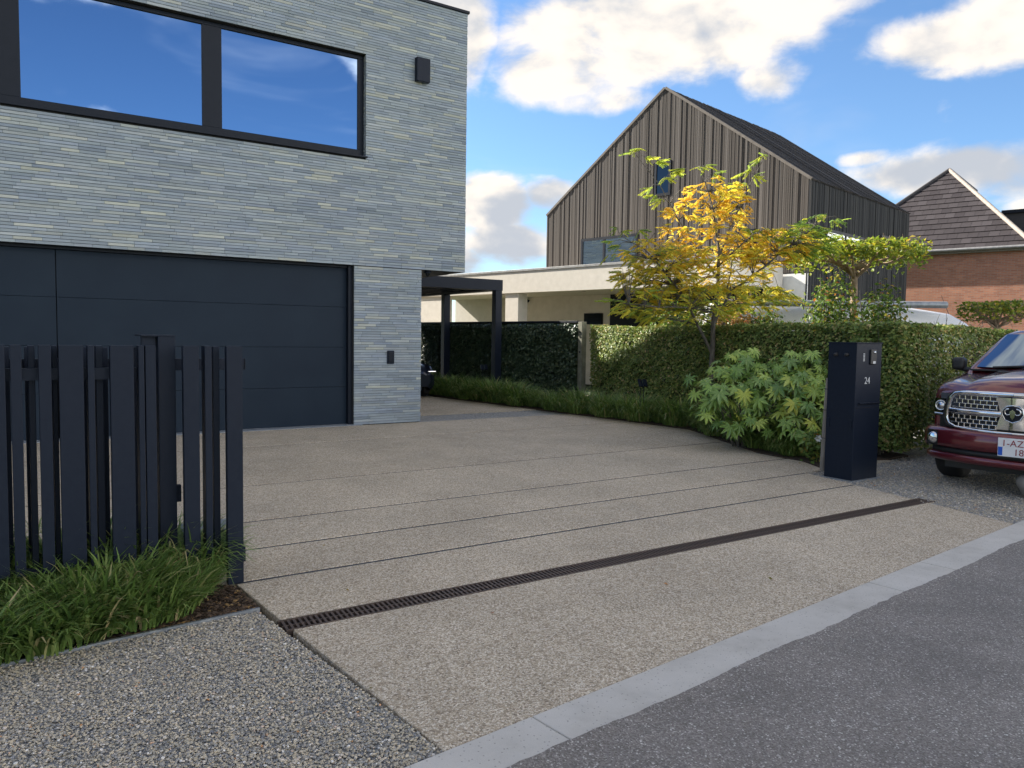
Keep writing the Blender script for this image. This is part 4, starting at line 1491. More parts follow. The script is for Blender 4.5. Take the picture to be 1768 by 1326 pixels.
for k in range(6):
    MB().box(.135, .165, -.003, -.0, 1.425 + k * .0165, 1.434 + k * .0165).build('speaker_slot', M['pale_mark'], cab)
MB().box(.06, .5, -.004, -.0, .90, .913).build('letter_flap', M['frame'], cab)
bevel(MB().box(.07, .5, -.02, -.002, .918, .93).build('flap_lip', M['black_metal'], cab), .003)
MB().box(.0, CWI, -.002, -.0, .868, .872).build('door_seam', M['dark_void'], cab)


def text(name, body, size, mat, parent, loc, rot, align='CENTER', extrude=.001, space=1.0):
    cu = bpy.data.curves.new(name, 'FONT')
    cu.body = body; cu.size = size; cu.extrude = extrude; cu.align_x = align; cu.space_character = space
    cu.materials.append(mat)
    tmp = bpy.data.objects.new(name, cu); COL.objects.link(tmp)
    dg = bpy.context.evaluated_depsgraph_get(); dg.update()
    me = bpy.data.meshes.new_from_object(tmp.evaluated_get(dg))
    bpy.data.objects.remove(tmp); me.name = name
    return link(name, me, mat, parent, loc, rot)


text('house_number', '24', .115, M['pale_mark'], cab, (.235, -.0015, 1.155), (math.pi / 2, 0, 0))
for y in (.12, .26):
    mb = MB(); mb.lathe([(.001, -.035), (.02, -.033), (.022, 0)], 14, 'x', (0, y, 1.5)); mb.build('camera_eye', M['plastic'], cab)
for y, z in ((.04, .62), (.33, .62)):
    bevel(MB().box(-.012, .0, y - .014, y + .014, z, z + .11).build('hinge', M['black_metal'], cab), .003)

stake_b = G(1421, 812)
st = thing('timber_stake', 'leaning grey round timber stake beside the black cabinet', 'stake', (stake_b.x, stake_b.y, 0))
mb = MB(); mb.tube([(0, 0, -.05), (.012, 0, .6), (.035, .0, 1.185)], [.043, .041, .039], 14); mb.build('pole', M['timber_post'], st)
for z in (.42, .78, 1.05):
    mb = MB(); mb.lathe([(.0445, -.003), (.0465, 0), (.0445, .003)], 14, 'z', (.012 + .02 * (z - .6), 0, z)); mb.build('wire', M['frame'], st)

# ================================================================== PICKUP
TH = rad(47.0)
thd = Vector((-math.sin(TH), -math.cos(TH), 0))
TO = AT(1752, 700, 8.28)
TS = .93
tr = thing('maroon_pickup', 'maroon pickup truck with chrome grille parked on the gravel', 'pickup truck', (TO.x, TO.y, 0), math.atan2(thd.y, thd.x))
tr.scale = (TS, TS, TS)


def fx(y): return -.34 * (abs(y) / 1.0) ** 2.4


def fpath(y0, y1, n):
    out = []
    for i in range(n):
        y = y0 + (y1 - y0) * i / (n - 1)
        e = 1e-3
        d = Vector((fx(y + e) - fx(y - e), 2 * e)).normalized()
        out.append((Vector((fx(y), y)), Vector((d.y, -d.x))))
    return out


def sweep(name, prof, y0, y1, n, mat, parent=tr, wrap=0.0, sm=True, closed=True):
    """profile (outward offset, z) swept across the curved nose"""
    path = fpath(y0, y1, n)
    if wrap:
        p0, n0 = path[0]; p1, n1 = path[-1]
        path = [(Vector((p0.x - wrap, p0.y * 1.0)), Vector((0, -1))), (Vector((p0.x - .08, p0.y)), Vector((.35, -.94)))] + path + [(Vector((p1.x - .08, p1.y)), Vector((.35, .94))), (Vector((p1.x - wrap, p1.y)), Vector((0, 1)))]
    rows = [[(p.x + nn.x * o, p.y + nn.y * o, z) for o, z in prof] for p, nn in path]
    mb = MB(); mb.grid(rows, sm, close=closed)
    if closed:
        mb.add(rows[0], [tuple(range(len(prof)))]); mb.add(rows[-1], [tuple(range(len(prof) - 1, -1, -1))])
    return mb.build(name, mat, parent)


# bonnet and front wings
def hp(w, dz, crown=1.0):
    return [(w, .60), (w, .85), (w * .998, 1.02 + dz), (w * .975, 1.10 + dz), (w * .93, 1.14 + dz), (w * .80, 1.155 + dz), (.60, 1.155 + dz), (.52, 1.165 + dz + .03 * crown), (.3, 1.19 + dz + .03 * crown), (0, 1.20 + dz + .035 * crown)]


def nose(sec, k):
    return [(y, z, fx(y) * k) for y, z in sec]


secs = [(-.10, nose(hp(.955, .005, .1), 1.0)), (-.14, nose(hp(.97, .035, .4), .95)), (-.2, nose(hp(.985, .085, .9), .7)), (-.45, nose(hp(1.0, .135, 1.1), .35)), (-.8, hp(1.005, .175)), (-1.2, hp(1.005, .215)), (-1.55, hp(1.005, .245, .9))]
body_loft('bonnet', secs, M['maroon'], tr)
TOPS = len(tr.children)
# cab and load bed sides
def sp(w, zt): return [(w * .9, .45), (w, .55), (w * 1.0, .9), (w * .995, zt - .12), (w * .97, zt - .02), (w * .9, zt), (0, zt)]
body_loft('cab', [(-1.52, sp(1.005, 1.33)), (-2.4, sp(1.005, 1.36)), (-3.75, sp(1.005, 1.38))], M['maroon'], tr)
body_loft('load_bed', [(-3.8, sp(1.0, 1.4)), (-5.7, sp(1.0, 1.42)), (-5.78, sp(.97, 1.38))], M['maroon'], tr)
# greenhouse: pillars and roof
def ring(z, x0, x1, w, r=.12, cx=0.0):
    pts = []
    for (sx, sy) in ((1, -1), (1, 1), (-1, 1), (-1, -1)):
        cxx = x0 - r if sx > 0 else x1 + r
        cyy = sy * (w - r)
        base = {(1, -1): -90, (1, 1): 0, (-1, 1): 90, (-1, -1): 180}[(sx, sy)]
        for k in range(5):
            a = rad(base + 90 * k / 4)
            pts.append((cxx + r * math.cos(a), cyy + r * math.sin(a), z))
    return pts
rings = [ring(1.30, -1.38, -3.76, .955, .1), ring(1.40, -1.52, -3.74, .94, .1), ring(1.72, -2.02, -3.66, .80, .13), ring(1.85, -2.24, -3.6, .74, .16), ring(1.905, -2.36, -3.52, .66, .18), ring(1.925, -2.6, -3.3, .45, .18)]
mb = MB(); mb.grid(rings, True, close=True); mb.add(rings[-1], [tuple(range(len(rings[-1])))])
mb.build('roof', M['maroon'], tr)
def gl(pts, name, mat=None):
    mb = MB(); c = sum((Vector(p) for p in pts), Vector()) / len(pts)
    nn = (Vector(pts[1]) - Vector(pts[0])).cross(Vector(pts[2]) - Vector(pts[0])).normalized()
    mb.add([Vector(p) for p in pts], [tuple(range(len(pts)))])
    return mb.build(name, mat or M['windscreen'], tr)
# curved windscreen standing just proud of the pillars
rows = []
for i in range(9):
    t = i / 8
    z = 1.385 + t * .455
    x = -1.475 - t * .735; w = .845 - t * .165
    rows.append([(x - .07 * (2 * k / 12 - 1) ** 4 + .035, w * (2 * k / 12 - 1), z + .015) for k in range(13)])
mb = MB(); mb.grid(rows, True); mb.build('windscreen', M['windscreen'], tr)
for s in (-1, 1):
    gl([(-1.95, s * .945, 1.43), (-2.75, s * .945, 1.43), (-2.75, s * .805, 1.80), (-2.35, s * .80, 1.80)], 'side_window')
    gl([(-2.83, s * .945, 1.43), (-3.6, s * .942, 1.43), (-3.52, s * .80, 1.80), (-2.83, s * .805, 1.80)], 'side_window')
# cowl and wipers
MB().box(-1.56, -1.36, -.88, .88, 1.352, 1.372).build('cowl', M['plastic'], tr)
for s, y0, y1 in ((0, -.62, .05), (1, .05, .72)):
    mb = MB(); mb.tube([(-1.40, y0, 1.40), (-1.47, (y0 + y1) / 2, 1.425), (-1.50, y1, 1.435)], [.016, .014, .01], 6); mb.build('wiper', M['plastic'], tr)
# mirrors
for s in (-1, 1):
    mr_ = empty('mirror', (0, 0, 0), 0, tr)
    o = MB().box(-1.84, -1.66, s * 1.13 - .085, s * 1.13 + .085, 1.34, 1.52).build('mirror_shell', M['maroon'] if s > 0 else M['plastic'], mr_); bevel(o, .05, 4)
    mb = MB(); mb.tube([(-1.72, s * .96, 1.34), (-1.74, s * 1.12, 1.37)], [.04, .035], 8); mb.build('mirror_arm', M['plastic'], mr_)
# bonnet vents
for s in (-1, 1):
    z = 1.335 - .0
    mb = MB(); mb.prism([(-1.22, s * .50), (-1.22, s * .28), (-1.06, s * .30), (-1.02, s * .46)][::(1 if s > 0 else -1)], z, z + .026); mb.build('bonnet_vent', M['plastic'], tr)
    mb = MB(); mb.add([(-1.26, s * .27, z + .0), (-1.24, s * .23, z + .045), (-1.2, s * .19, z), (-.72, s * .26, z - .025), (-.72, s * .235, z - .022)], [(0, 1, 4, 3), (1, 2, 3, 4) if False else (1, 2, 4), (0, 2, 1), (0, 3, 2), (2, 3, 4)])
    mb.build('bonnet_crease', M['maroon'], tr)
for o_ in list(tr.children)[TOPS:]:
    o_.location.z += .062                        # cab, glass and mirrors sit on the tall bonnet line
# nose backing, bumper, lip
sweep('nose_backing', [(-.06, .34), (-.06, 1.15), (-.12, 1.15), (-.12, .34)], -.93, .93, 25, M['plastic'])
sweep('bumper', [(-.02, .735), (.035, .735), (.075, .715), (.095, .68), (.10, .56), (.085, .505), (.03, .485), (-.02, .485)], -.97, .97, 33, M['maroon'], wrap=.32)
sweep('lower_lip', [(-.02, .425), (.06, .425), (.085, .405), (.085, .36), (.05, .325), (-.02, .32)], -.95, .95, 33, M['maroon'], wrap=.26)
sweep('bumper_step', [(-.03, .49), (.05, .49), (.05, .42), (-.03, .42)], -.9, .9, 25, M['plastic'])
MB().box(-.6, -.3, -.8, .8, .22, .36).build('skid_plate', M['plastic'], tr)
# chrome grille: outer frame, centre post, cross bar, honeycomb rows
gw = .735
def gpt(y, z, off): 
    e = 1e-3
    d = Vector((fx(y + e) - fx(y - e), 2 * e)).normalized()
    return (fx(y) + d.y * off, y - d.x * off, z)
def rim_outline(s):
    o = [(.0, 1.185), (.25, 1.185), (.50, 1.18), (.63, 1.165), (.68, 1.12), (.705, 1.03), (.73, .93), (.735, .86), (.70, .79), (.62, .755), (.40, .74), (.2, .735), (.0, .735)]
    return [(s * a, z) for a, z in o]
for s in (-1, 1):
    mb = MB(); mb.tube([gpt(y, z, .035) for y, z in rim_outline(s)], [.03] * 3 + [.03, .028, .022, .02, .02, .02, .019, .018, .018, .018], 8)
    mb.build('grille_frame', M['chrome'], tr)
    out2 = [(s * abs(y) * 1.06 + s * .012, z + (.0 if z > .95 else -.012)) for y, z in rim_outline(s) if abs(y) > .4]
    mb = MB(); mb.tube([gpt(y, z, .012) for y, z in out2], .022, 7); mb.build('grille_surround', M['plastic'], tr)
    hb_ = sweep('grille_bar', [(.0, .985), (.04, .985), (.055, .965), (.05, .925), (.0, .92)], *(sorted((s * .12, s * .705))), 13, M['chrome'])
    # honeycomb: chrome rails with offset uprights, dark between
    mb = MB()
    for z0, z1, nr in ((1.0, 1.15, 3), (.765, .912, 3)):
        h = (z1 - z0) / nr
        for i in range(nr + 1):
            zz = z0 + i * h
            lim = .70 - max(0, zz - .95) * .3 - max(0, .82 - zz) * .6
            mb.tube([gpt(s * (.165 + (lim - .165) * q / 10), zz, .014) for q in range(11)], .0055, 5)
        for i in range(nr):
            y = .18 + (i % 2) * .035
            lim = .69 - max(0, z0 + i * h + h - .95) * .3 - max(0, .82 - z0 - i * h) * .6
            while y < lim:
                mb.tube([gpt(s * y, z0 + i * h, .014), gpt(s * y, z0 + (i + 1) * h, .014)], .009, 5); y += .07
    mb.build('grille_mesh', M['chrome'], tr)
mb = MB()
rows = []
for z in (.775, .86, .95, 1.05, 1.15):
    w = .125 + .05 * abs(z - .95) / .2
    rows.append([gpt(w * k / 4, z, .05 - .012 * abs(k) / 4) for k in range(-4, 5)])
mb.grid(rows, True); mb.build('grille_post', M['chrome'], tr)
# badge: dark shield with a horned ram's head in relief
bd = empty('badge', (0, 0, 0), 0, tr)
sh = [(-.0, .865), (.075, .895), (.108, .96), (.10, 1.02), (.06, 1.055), (0, 1.065), (-.06, 1.055), (-.10, 1.02), (-.108, .96), (-.075, .895)]
mb = MB(); mb.prism(sh, .05, .062, fn=lambda a, z, h: (h, a, z)); bevel(mb.build('shield', M['frame'], bd), .003)
mb = MB(); mb.tube([(.06, a, z) for a, z in sh + sh[:1]], .008, 6); mb.build('shield_rim', M['chrome'], bd)
mb = MB()
mb.prism([(-.03, .995), (-.02, .93), (0, .90), (.02, .93), (.03, .995), (0, 1.02)], .06, .076, fn=lambda a, z, h: (h, a, z))
for s in (-1, 1):
    pts = []
    for k in range(9):
        t = rad(100 - s * 0 - k * 32)
        rr_ = .042 - k * .0022
        pts.append((.07, s * (.045 + rr_ * math.cos(t)), .985 + rr_ * math.sin(t)))
    mb.tube(pts, [.013 - k * .0009 for k in range(9)], 6)
mb.build('ram_head', M['chrome'], bd)
# head lamps, fog lamps
for s in (-1, 1):
    hl = empty('headlight', (0, 0, 0), 0, tr)
    rows = []
    for z, ya, yb in ((.865, .76, .945), (.93, .755, .965), (1.03, .72, .965), (1.085, .70, .955)):
        rows.append([gpt(s * (ya + (yb - ya) * k / 6), z, .012 - .02 * (k / 6) ** 2) for k in range(7)])
    mb = MB(); mb.grid(rows, True); mb.build('housing', M['dark_glass'], hl)
    c = gpt(s * .825, 1.0, .03)
    mb = MB(); mb.lathe([(.045, .0), (.062, .012), (.066, .02), (.058, .024), (.052, .014)], 20, 'x', c); mb.build('ring', M['chrome'], hl)
    mb = MB(); mb.lathe([(.05, .008), (.036, .022), (.001, .03)], 20, 'x', c); mb.build('lens', M['lens'], hl)
    mb = MB(); mb.tube([gpt(s * .775, .89, .016), gpt(s * .86, .89, .014), gpt(s * .93, .89, .01)], .014, 6); mb.build('indicator', M['lens'], hl)
    fg = empty('fog_light', (0, 0, 0), 0, tr)
    mb = MB(); mb.grid([[gpt(s * (.78 + .15 * k / 4), z, .106) for k in range(5)] for z in (.50, .6, .69)], True); mb.build('pocket', M['plastic'], fg)
    c = gpt(s * .83, .595, .108)
    mb = MB(); mb.lathe([(.068, .0), (.07, .014), (.052, .02), (.001, .024)], 20, 'x', c); mb.build('lens', M['lens'], fg)
# number plate
pl = empty('number_plate', (fx(0) + .107, .06, .475), 0, tr)
bevel(MB().box(0, .012, -.18, .18, 0, .215).build('plate', M['plate_white'], pl), .004)
MB().box(.012, .0135, -.175, -.13, .012, .11).build('blue_band', M['plate_blue'], pl)
R2 = (math.pi / 2, 0, math.pi / 2)
text('registration', '1-AZY', .105, M['plate_red'], pl, (.0135, .0, .122), R2, extrude=.0008)
text('registration', '182', .105, M['plate_red'], pl, (.0135, .06, .022), R2, extrude=.0008)
# wheels and arches
for s in (-1, 1):
    for wx in (-.97, -4.45):
        car_wheel(tr, wx, s * .885, .43, .30, M['tyre'], M['rim'])
        mb = MB(); mb.tube([(wx + .49 * math.cos(rad(a)), s * .985, .42 + .49 * math.sin(rad(a))) for a in range(10, 171, 16)], .04, 7); mb.build('wheel_arch', M['plastic'], tr)
MB().box(-5.2, -.5, -.62, .62, .34, .62).build('chassis', M['plastic'], tr)

bo = G(1775, 862)
bould = thing('boulder', 'small rounded pale boulder at the gravel edge by the pickup', 'boulder', (bo.x + .2, bo.y + .05, 0))
bm = bmesh.new(); bmesh.ops.create_icosphere(bm, subdivisions=3, radius=.26)
for v in bm.verts:
    k = 1 + .12 * math.sin(v.co.x * 14 + 1) * math.cos(v.co.y * 11) + .08 * math.sin(v.co.z * 17)
    v.co = Vector((v.co.x * k, v.co.y * k * .85, v.co.z * k * .75 + .12))
me = bpy.data.meshes.new('rock'); bm.to_mesh(me); bm.free()
for p in me.polygons: p.use_smooth = True
link('rock', me, M['stone'], bould)

# ================================================================== PLANTING
EB = [Vector(p) for p in ((-3.6, 24.4), (-2.106, 20.86), (1.883, 15.87), (3.264, 14.04), (3.629, 11.19), (4.02, 10.5), (4.05, 9.95))]
poly = [tuple(p) for p in EB] + [(4.6, 10.6), tuple(HC1[:2]), (HC1.x + .5, HC1.y + .4), (HC0.x + .6, HC0.y + .3), (IV1.x + .1, IV1.y + .1), (IV0.x, IV0.y + .1)]
bed_r = tag(sheet('planting_bed', poly, .018, M['soil'], thick=.05), kind='structure')


def blades(name, n, length, spread, width, seed, bend0=.7, bend1=1.9):
    rs = np.random.default_rng(seed)
    az = rs.uniform(0, 2 * np.pi, n); rad_ = rs.random(n) ** .7 * spread * .45
    L = length * rs.uniform(.55, 1.15, n)
    out = rs.uniform(.25, 1.0, n)
    bend = rs.uniform(bend0, bend1, n)
    K = 5
    s = np.linspace(0, 1, K)
    ang = (out[:, None] * .55 + bend[:, None] * s[None] ** 1.3)       # angle from vertical
    ds = L[:, None] / (K - 1)
    rr = np.concatenate([np.zeros((n, 1)), np.cumsum(np.sin(ang[:, :-1]) * ds, 1)], 1)
    zz = np.concatenate([np.zeros((n, 1)), np.cumsum(np.cos(ang[:, :-1]) * ds, 1)], 1)
    a2 = az + rs.normal(0, .5, n)
    cx = rad_[:, None] * np.cos(az)[:, None] + rr * np.cos(a2)[:, None]
    cy = rad_[:, None] * np.sin(az)[:, None] + rr * np.sin(a2)[:, None]
    w = width * rs.uniform(.7, 1.3, n)[:, None] * np.array([.55, 1.0, .95, .6, .05])[None]
    px, py = -np.sin(a2)[:, None] * w / 2, np.cos(a2)[:, None] * w / 2
    Lf = np.stack([cx - px, cy - py, np.maximum(zz, .01)], -1); Rt = np.stack([cx + px, cy + py, np.maximum(zz, .01) + w * .15], -1)
    V = np.stack([Lf, Rt], 2).reshape(n, K * 2, 3)
    fq = np.array([[2 * i, 2 * i + 1, 2 * i + 3, 2 * i + 2] for i in range(K - 1)])
    Fc = (fq[None] + (np.arange(n) * K * 2)[:, None, None]).reshape(-1, 4)
    return np_mesh(name, V.reshape(-1, 3), Fc, True)


CL = [blades('blades', 520, .36, .5, .017, s) for s in (1, 2, 3, 4)]
SM = [blades('blades', 380, .62, .6, .017, s, 1.0, 2.9) for s in (11, 12, 13, 14)]
for m in CL + SM: m.materials.append(M['grass'])


def clump(me, p, sc, rz, label, group, sz=1.0):
    t = thing('grass_clump', label, 'grass', (p[0], p[1], p[2] if len(p) > 2 else .0), rz, group)
    link('blades', me, None, t, (0, 0, 0), None, (sc, sc, sc * sz))
    return t


rc = random.Random(5)
k = 0
LEFT = [(-150, 1120), (-90, 1090), (-70, 1150), (-20, 1060), (-10, 1110), (10, 1030), (35, 1085), (62, 1118), (60, 1045), (95, 1075), (118, 1100), (110, 1035), (140, 1060), (165, 1082), (172, 1035), (198, 1062), (225, 1075), (222, 1035), (250, 1052), (278, 1062), (272, 1028), (300, 1045), (322, 1030)]
for px, py in LEFT:
    q = G(px, py)
    lab = 'leafy green grass clump growing against the foot of the black fence' if px > 240 or py < 1070 else 'leafy green grass clump spilling over the metal edging onto the gravel'
    clump(CL[k % 4], q, rc.uniform(.85, 1.1) * (1.0 if px < 250 else .8), rc.uniform(0, 6.28), lab, 'grass clumps in the fence bed', 1.05 if py < 1070 else .85); k += 1
# taller wisps between the slats
for px, py, s in ((172, 1012, .8), (300, 1000, .75), (330, 1008, .7), (90, 1010, .8), (225, 1008, .8)):
    q = G(px, py)
    clump(SM[k % 4], q, s, rc.uniform(0, 6.28), 'tall thin grass tuft poking between the black fence slats', 'grass tufts in the fence', 1.2); k += 1

spots = []
for i in range(len(EB) - 2):
    a, b = EB[i], EB[i + 1]
    d = (b - a); Ls = d.length; d.normalize(); nn = Vector((-d.y, d.x))
    m = max(2, int(Ls / .42))
    for j in range(m):
        for row in (0, 1):
            p = a + d * (Ls * (j + .5 * row) / m) + nn * ((.26 + row * .48) + rc.uniform(-.16, .16))
            spots.append((p, row))
for p, row in spots:
    if p.y > 22.5: continue
    if p.y > 17.6: lab, grp = 'dark arching grass clump at the foot of the ivy screen', 'grass below the ivy screen'
    elif p.y > 13.9: lab, grp = 'arching grass clump at the drive edge before the long clipped hedge', 'grass before the long hedge'
    else: lab, grp = 'bushy grass clump under the fatsia leaves at the drive edge', 'grass under the fatsia'
    clump(SM[k % 4], (p.x, p.y, .018), rc.uniform(.75, 1.3), rc.uniform(0, 6.28), lab, grp, rc.uniform(.75, 1.1)); k += 1

# ---- fatsia: palmate leaves, each its own piece
def palm_leaf(seed, lobes=8):
    rs = random.Random(seed)
    V = [(0, 0, 0)]; Fc = []
    R = 1.0
    angs = [rad(-128 + 256 * i / (lobes - 1)) for i in range(lobes)]
    zf = lambda x, y: -.22 * (x * x + y * y)
    def P(r_, a, dz=0): x, y = r_ * math.sin(a) * 1.0, r_ * math.cos(a); V.append((x, y, zf(x, y) + dz)); return len(V) - 1
    step = angs[1] - angs[0]
    val = [P(.36, angs[0] - step * .55, .02)]
    for i, a in enumerate(angs):
        ln = (1.0 - .32 * (abs(a) / rad(128)) ** 1.5) * rs.uniform(.92, 1.06)
        mid = P(ln * .55, a, -.035)
        l = P(ln * .62, a - step * .34, .03); r_ = P(ln * .62, a + step * .34, .03)
        tip = P(ln, a, -.02)
        v1 = P(.37 if i < lobes - 1 else .34, a + step * .5, .02)
        v0 = val[-1]; val.append(v1)
        Fc += [(0, v0, mid), (0, mid, v1), (v0, l, mid), (mid, r_, v1), (mid, l, tip), (mid, tip, r_)]
    me = bpy.data.meshes.new('leaf'); me.from_pydata(V, [], Fc)
    for p in me.polygons: p.use_smooth = False
    me.materials.append(M['fatsia'])
    return me


PLM = [palm_leaf(i, l) for i, l in enumerate((8, 7, 9))]


def fatsia(label, base, stems, seed):
    rs = random.Random(seed)
    t = thing('fatsia_shrub', label, 'shrub', tuple(base))
    for (px, py, Y, nl, rr_) in stems:
        tip = AT(px, py, Y) - Vector(base)
        mb = MB(); b0 = Vector((tip.x * .25 + rs.uniform(-.1, .1), tip.y * .25, 0))
        mid = (b0 + tip) * .5 + Vector((rs.uniform(-.06, .06), rs.uniform(-.06, .06), .05))
        mb.tube([b0, mid, tip - Vector((0, 0, .08))], [.016, .013, .009], 6); mb.build('stem', M['bark'], t)
        for j in range(int(nl * 2.1)):
            az = j * 2.399 + rs.uniform(-.3, .3)
            el = rs.uniform(-.2, 1.2)
            d = Vector((math.cos(az) * math.cos(el), math.sin(az) * math.cos(el), math.sin(el) * .6 - .1))
            pos = tip + d * rr_ * rs.uniform(.5, 1.25) + Vector((rs.uniform(-.08, .08), rs.uniform(-.08, .08), rs.uniform(-.17, .12)))
            out = Vector((d.x, d.y, -.9)).normalized()
            up = (Vector((d.x * 1.0, d.y * 1.0 - .45, .75 + d.z * .5))).normalized()
            y = (out - up * out.dot(up)).normalized(); x = y.cross(up)
            sz = rs.uniform(.11, .215)
            lf = link('leaf', PLM[rs.randrange(3)], None, t)
            lf.matrix_local = Matrix.Translation(pos) @ Matrix(((x.x, y.x, up.x), (x.y, y.y, up.y), (x.z, y.z, up.z))).to_4x4() @ Matrix.Diagonal((sz, sz, sz, 1))
    return t


fb1 = AT(1290, 700, 11.9); fb2 = AT(1385, 700, 11.4)
fatsia('big leaved fatsia bush with pale green hand shaped leaves by the stepping grass', (fb1.x, fb1.y, .018),
       [(1225, 665, 11.6, 9, .22), (1250, 640, 11.9, 9, .24), (1285, 622, 12.1, 10, .25), (1320, 625, 12.1, 10, .25), (1275, 665, 11.6, 9, .24), (1310, 660, 11.5, 9, .24), (1240, 690, 11.5, 8, .2), (1335, 690, 11.4, 8, .22), (1295, 700, 11.5, 7, .2), (1215, 705, 11.6, 6, .18), (1265, 725, 11.4, 6, .2), (1320, 730, 11.2, 7, .2)], 3)
fatsia('yellower fatsia bush crowding against the grey timber stake', (fb2.x, fb2.y, .018),
       [(1365, 630, 11.6, 10, .24), (1400, 630, 11.5, 9, .22), (1370, 665, 11.2, 10, .24), (1405, 665, 11.1, 8, .2), (1365, 705, 11.1, 8, .2), (1400, 715, 10.9, 8, .18), (1390, 740, 10.7, 7, .16)], 8)
# low leafy plant with a white flower by the stake
fw = G(1410, 800)
wf = thing('white_flower_plant', 'low leafy plant with one white flower at the stake', 'flower', (fw.x, fw.y, .018))
n = 260
P = np.stack([rng.normal(0, .10, n), rng.normal(0, .10, n), rng.random(n) ** .8 * .42], 1)
leaf_mesh('foliage', P, np.tile((0, -.3, 1.0), (n, 1)), .07, M['shrub'], wf, .5, .7, kind='stuff')
ft = AT(1412, 757, fw.y - .12) - Vector((fw.x, fw.y, .018))
mb = MB(); mb.tube([(0, 0, 0), (ft.x * .6, ft.y * .6, ft.z * .6), tuple(ft)], [.006, .005, .004], 5); mb.build('flower_stalk', M['fatsia'], wf)
mb = MB()
for k in range(6):
    a = k * math.pi / 3
    c = ft + Vector((math.cos(a) * .03, -.012, math.sin(a) * .03))
    mb.add([ft, c + Vector((-math.sin(a) * .018, 0, math.cos(a) * .018)), ft + Vector((math.cos(a) * .058, -.02, math.sin(a) * .058)), c - Vector((-math.sin(a) * .018, 0, math.cos(a) * .018))], [(0, 1, 2, 3)])
mb.build('petals', M['petal'], wf)

# ---- garden spotlights
def garden_spot(label, px, py, Y, h):
    p = AT(px, py, Y)
    t = thing('garden_spotlight', label, 'spotlight', (p.x, p.y, .018), .5)
    for s in (-1, 1):
        mb = MB(); mb.tube([(s * .045, 0, -.05), (s * .045, 0, h)], .008, 6); mb.build('stake', M['black_metal'], t)
        mb = MB(); o_ = s * .06
        mb.box(-.045, .045, -.02, .02, -.085, .085)
        q = mb.build('lamp_head', M['black_metal'], t, (o_, -.02, h + .06)); q.rotation_euler = (rad(-35), rad(12), 0); bevel(q, .006)
    return t


garden_spot('twin black garden spotlight standing in grass before the clipped hedge', 1108, 690, 15.6, .68)
garden_spot('twin black garden spotlight in front of the dark ivy screen', 835, 650, 21.4, .72)

# ================================================================== TREES
def leaf_attr_mat():
    m, N, L, b = new_mat('autumn_leaflets')
    at = N.new('ShaderNodeAttribute'); at.attribute_name = 'tint'
    L.new(at.outputs['Color'], b.inputs['Base Color']); b.inputs['Roughness'].default_value = .5; b.inputs['Specular IOR Level'].default_value = .3
    t = N.new('ShaderNodeBsdfTranslucent'); mx = N.new('ShaderNodeMixShader'); mx.inputs[0].default_value = .5
    L.new(at.outputs['Color'], t.inputs['Color']); L.new(b.outputs[0], mx.inputs[1]); L.new(t.outputs[0], mx.inputs[2])
    L.new(mx.outputs[0], N['Material Output'].inputs[0])
    return m


M['autumn'] = leaf_attr_mat()


def pinnate(pairs=8, seed=0):
    """one compound leaf along +x, drooping; leaflets hang"""
    rs = np.random.default_rng(seed)
    V = []
    for i in range(pairs):
        t = (i + .6) / pairs
        for s in (-1, 1):
            base = np.array([t, 0, -.28 * t * t])
            d = np.array([.20 + .08 * t, s * (.27 - .08 * t), -.14 - .1 * rs.random()]) * (1.0 - .35 * abs(t - .45)) * rs.uniform(.85, 1.15)
            w = np.array([.062, -s * .018, .022]) * .75
            V += [base, base + d * .5 + w, base + d, base + d * .5 - w]
    base = np.array([1.0, 0, -.28]); V += [base, base + [.15, .06, -.02], base + [.32, 0, -.1], base + [.15, -.06, -.02]]
    return np.array(V)


PIN = [pinnate(9, 0), pinnate(10, 1), pinnate(10, 2)]


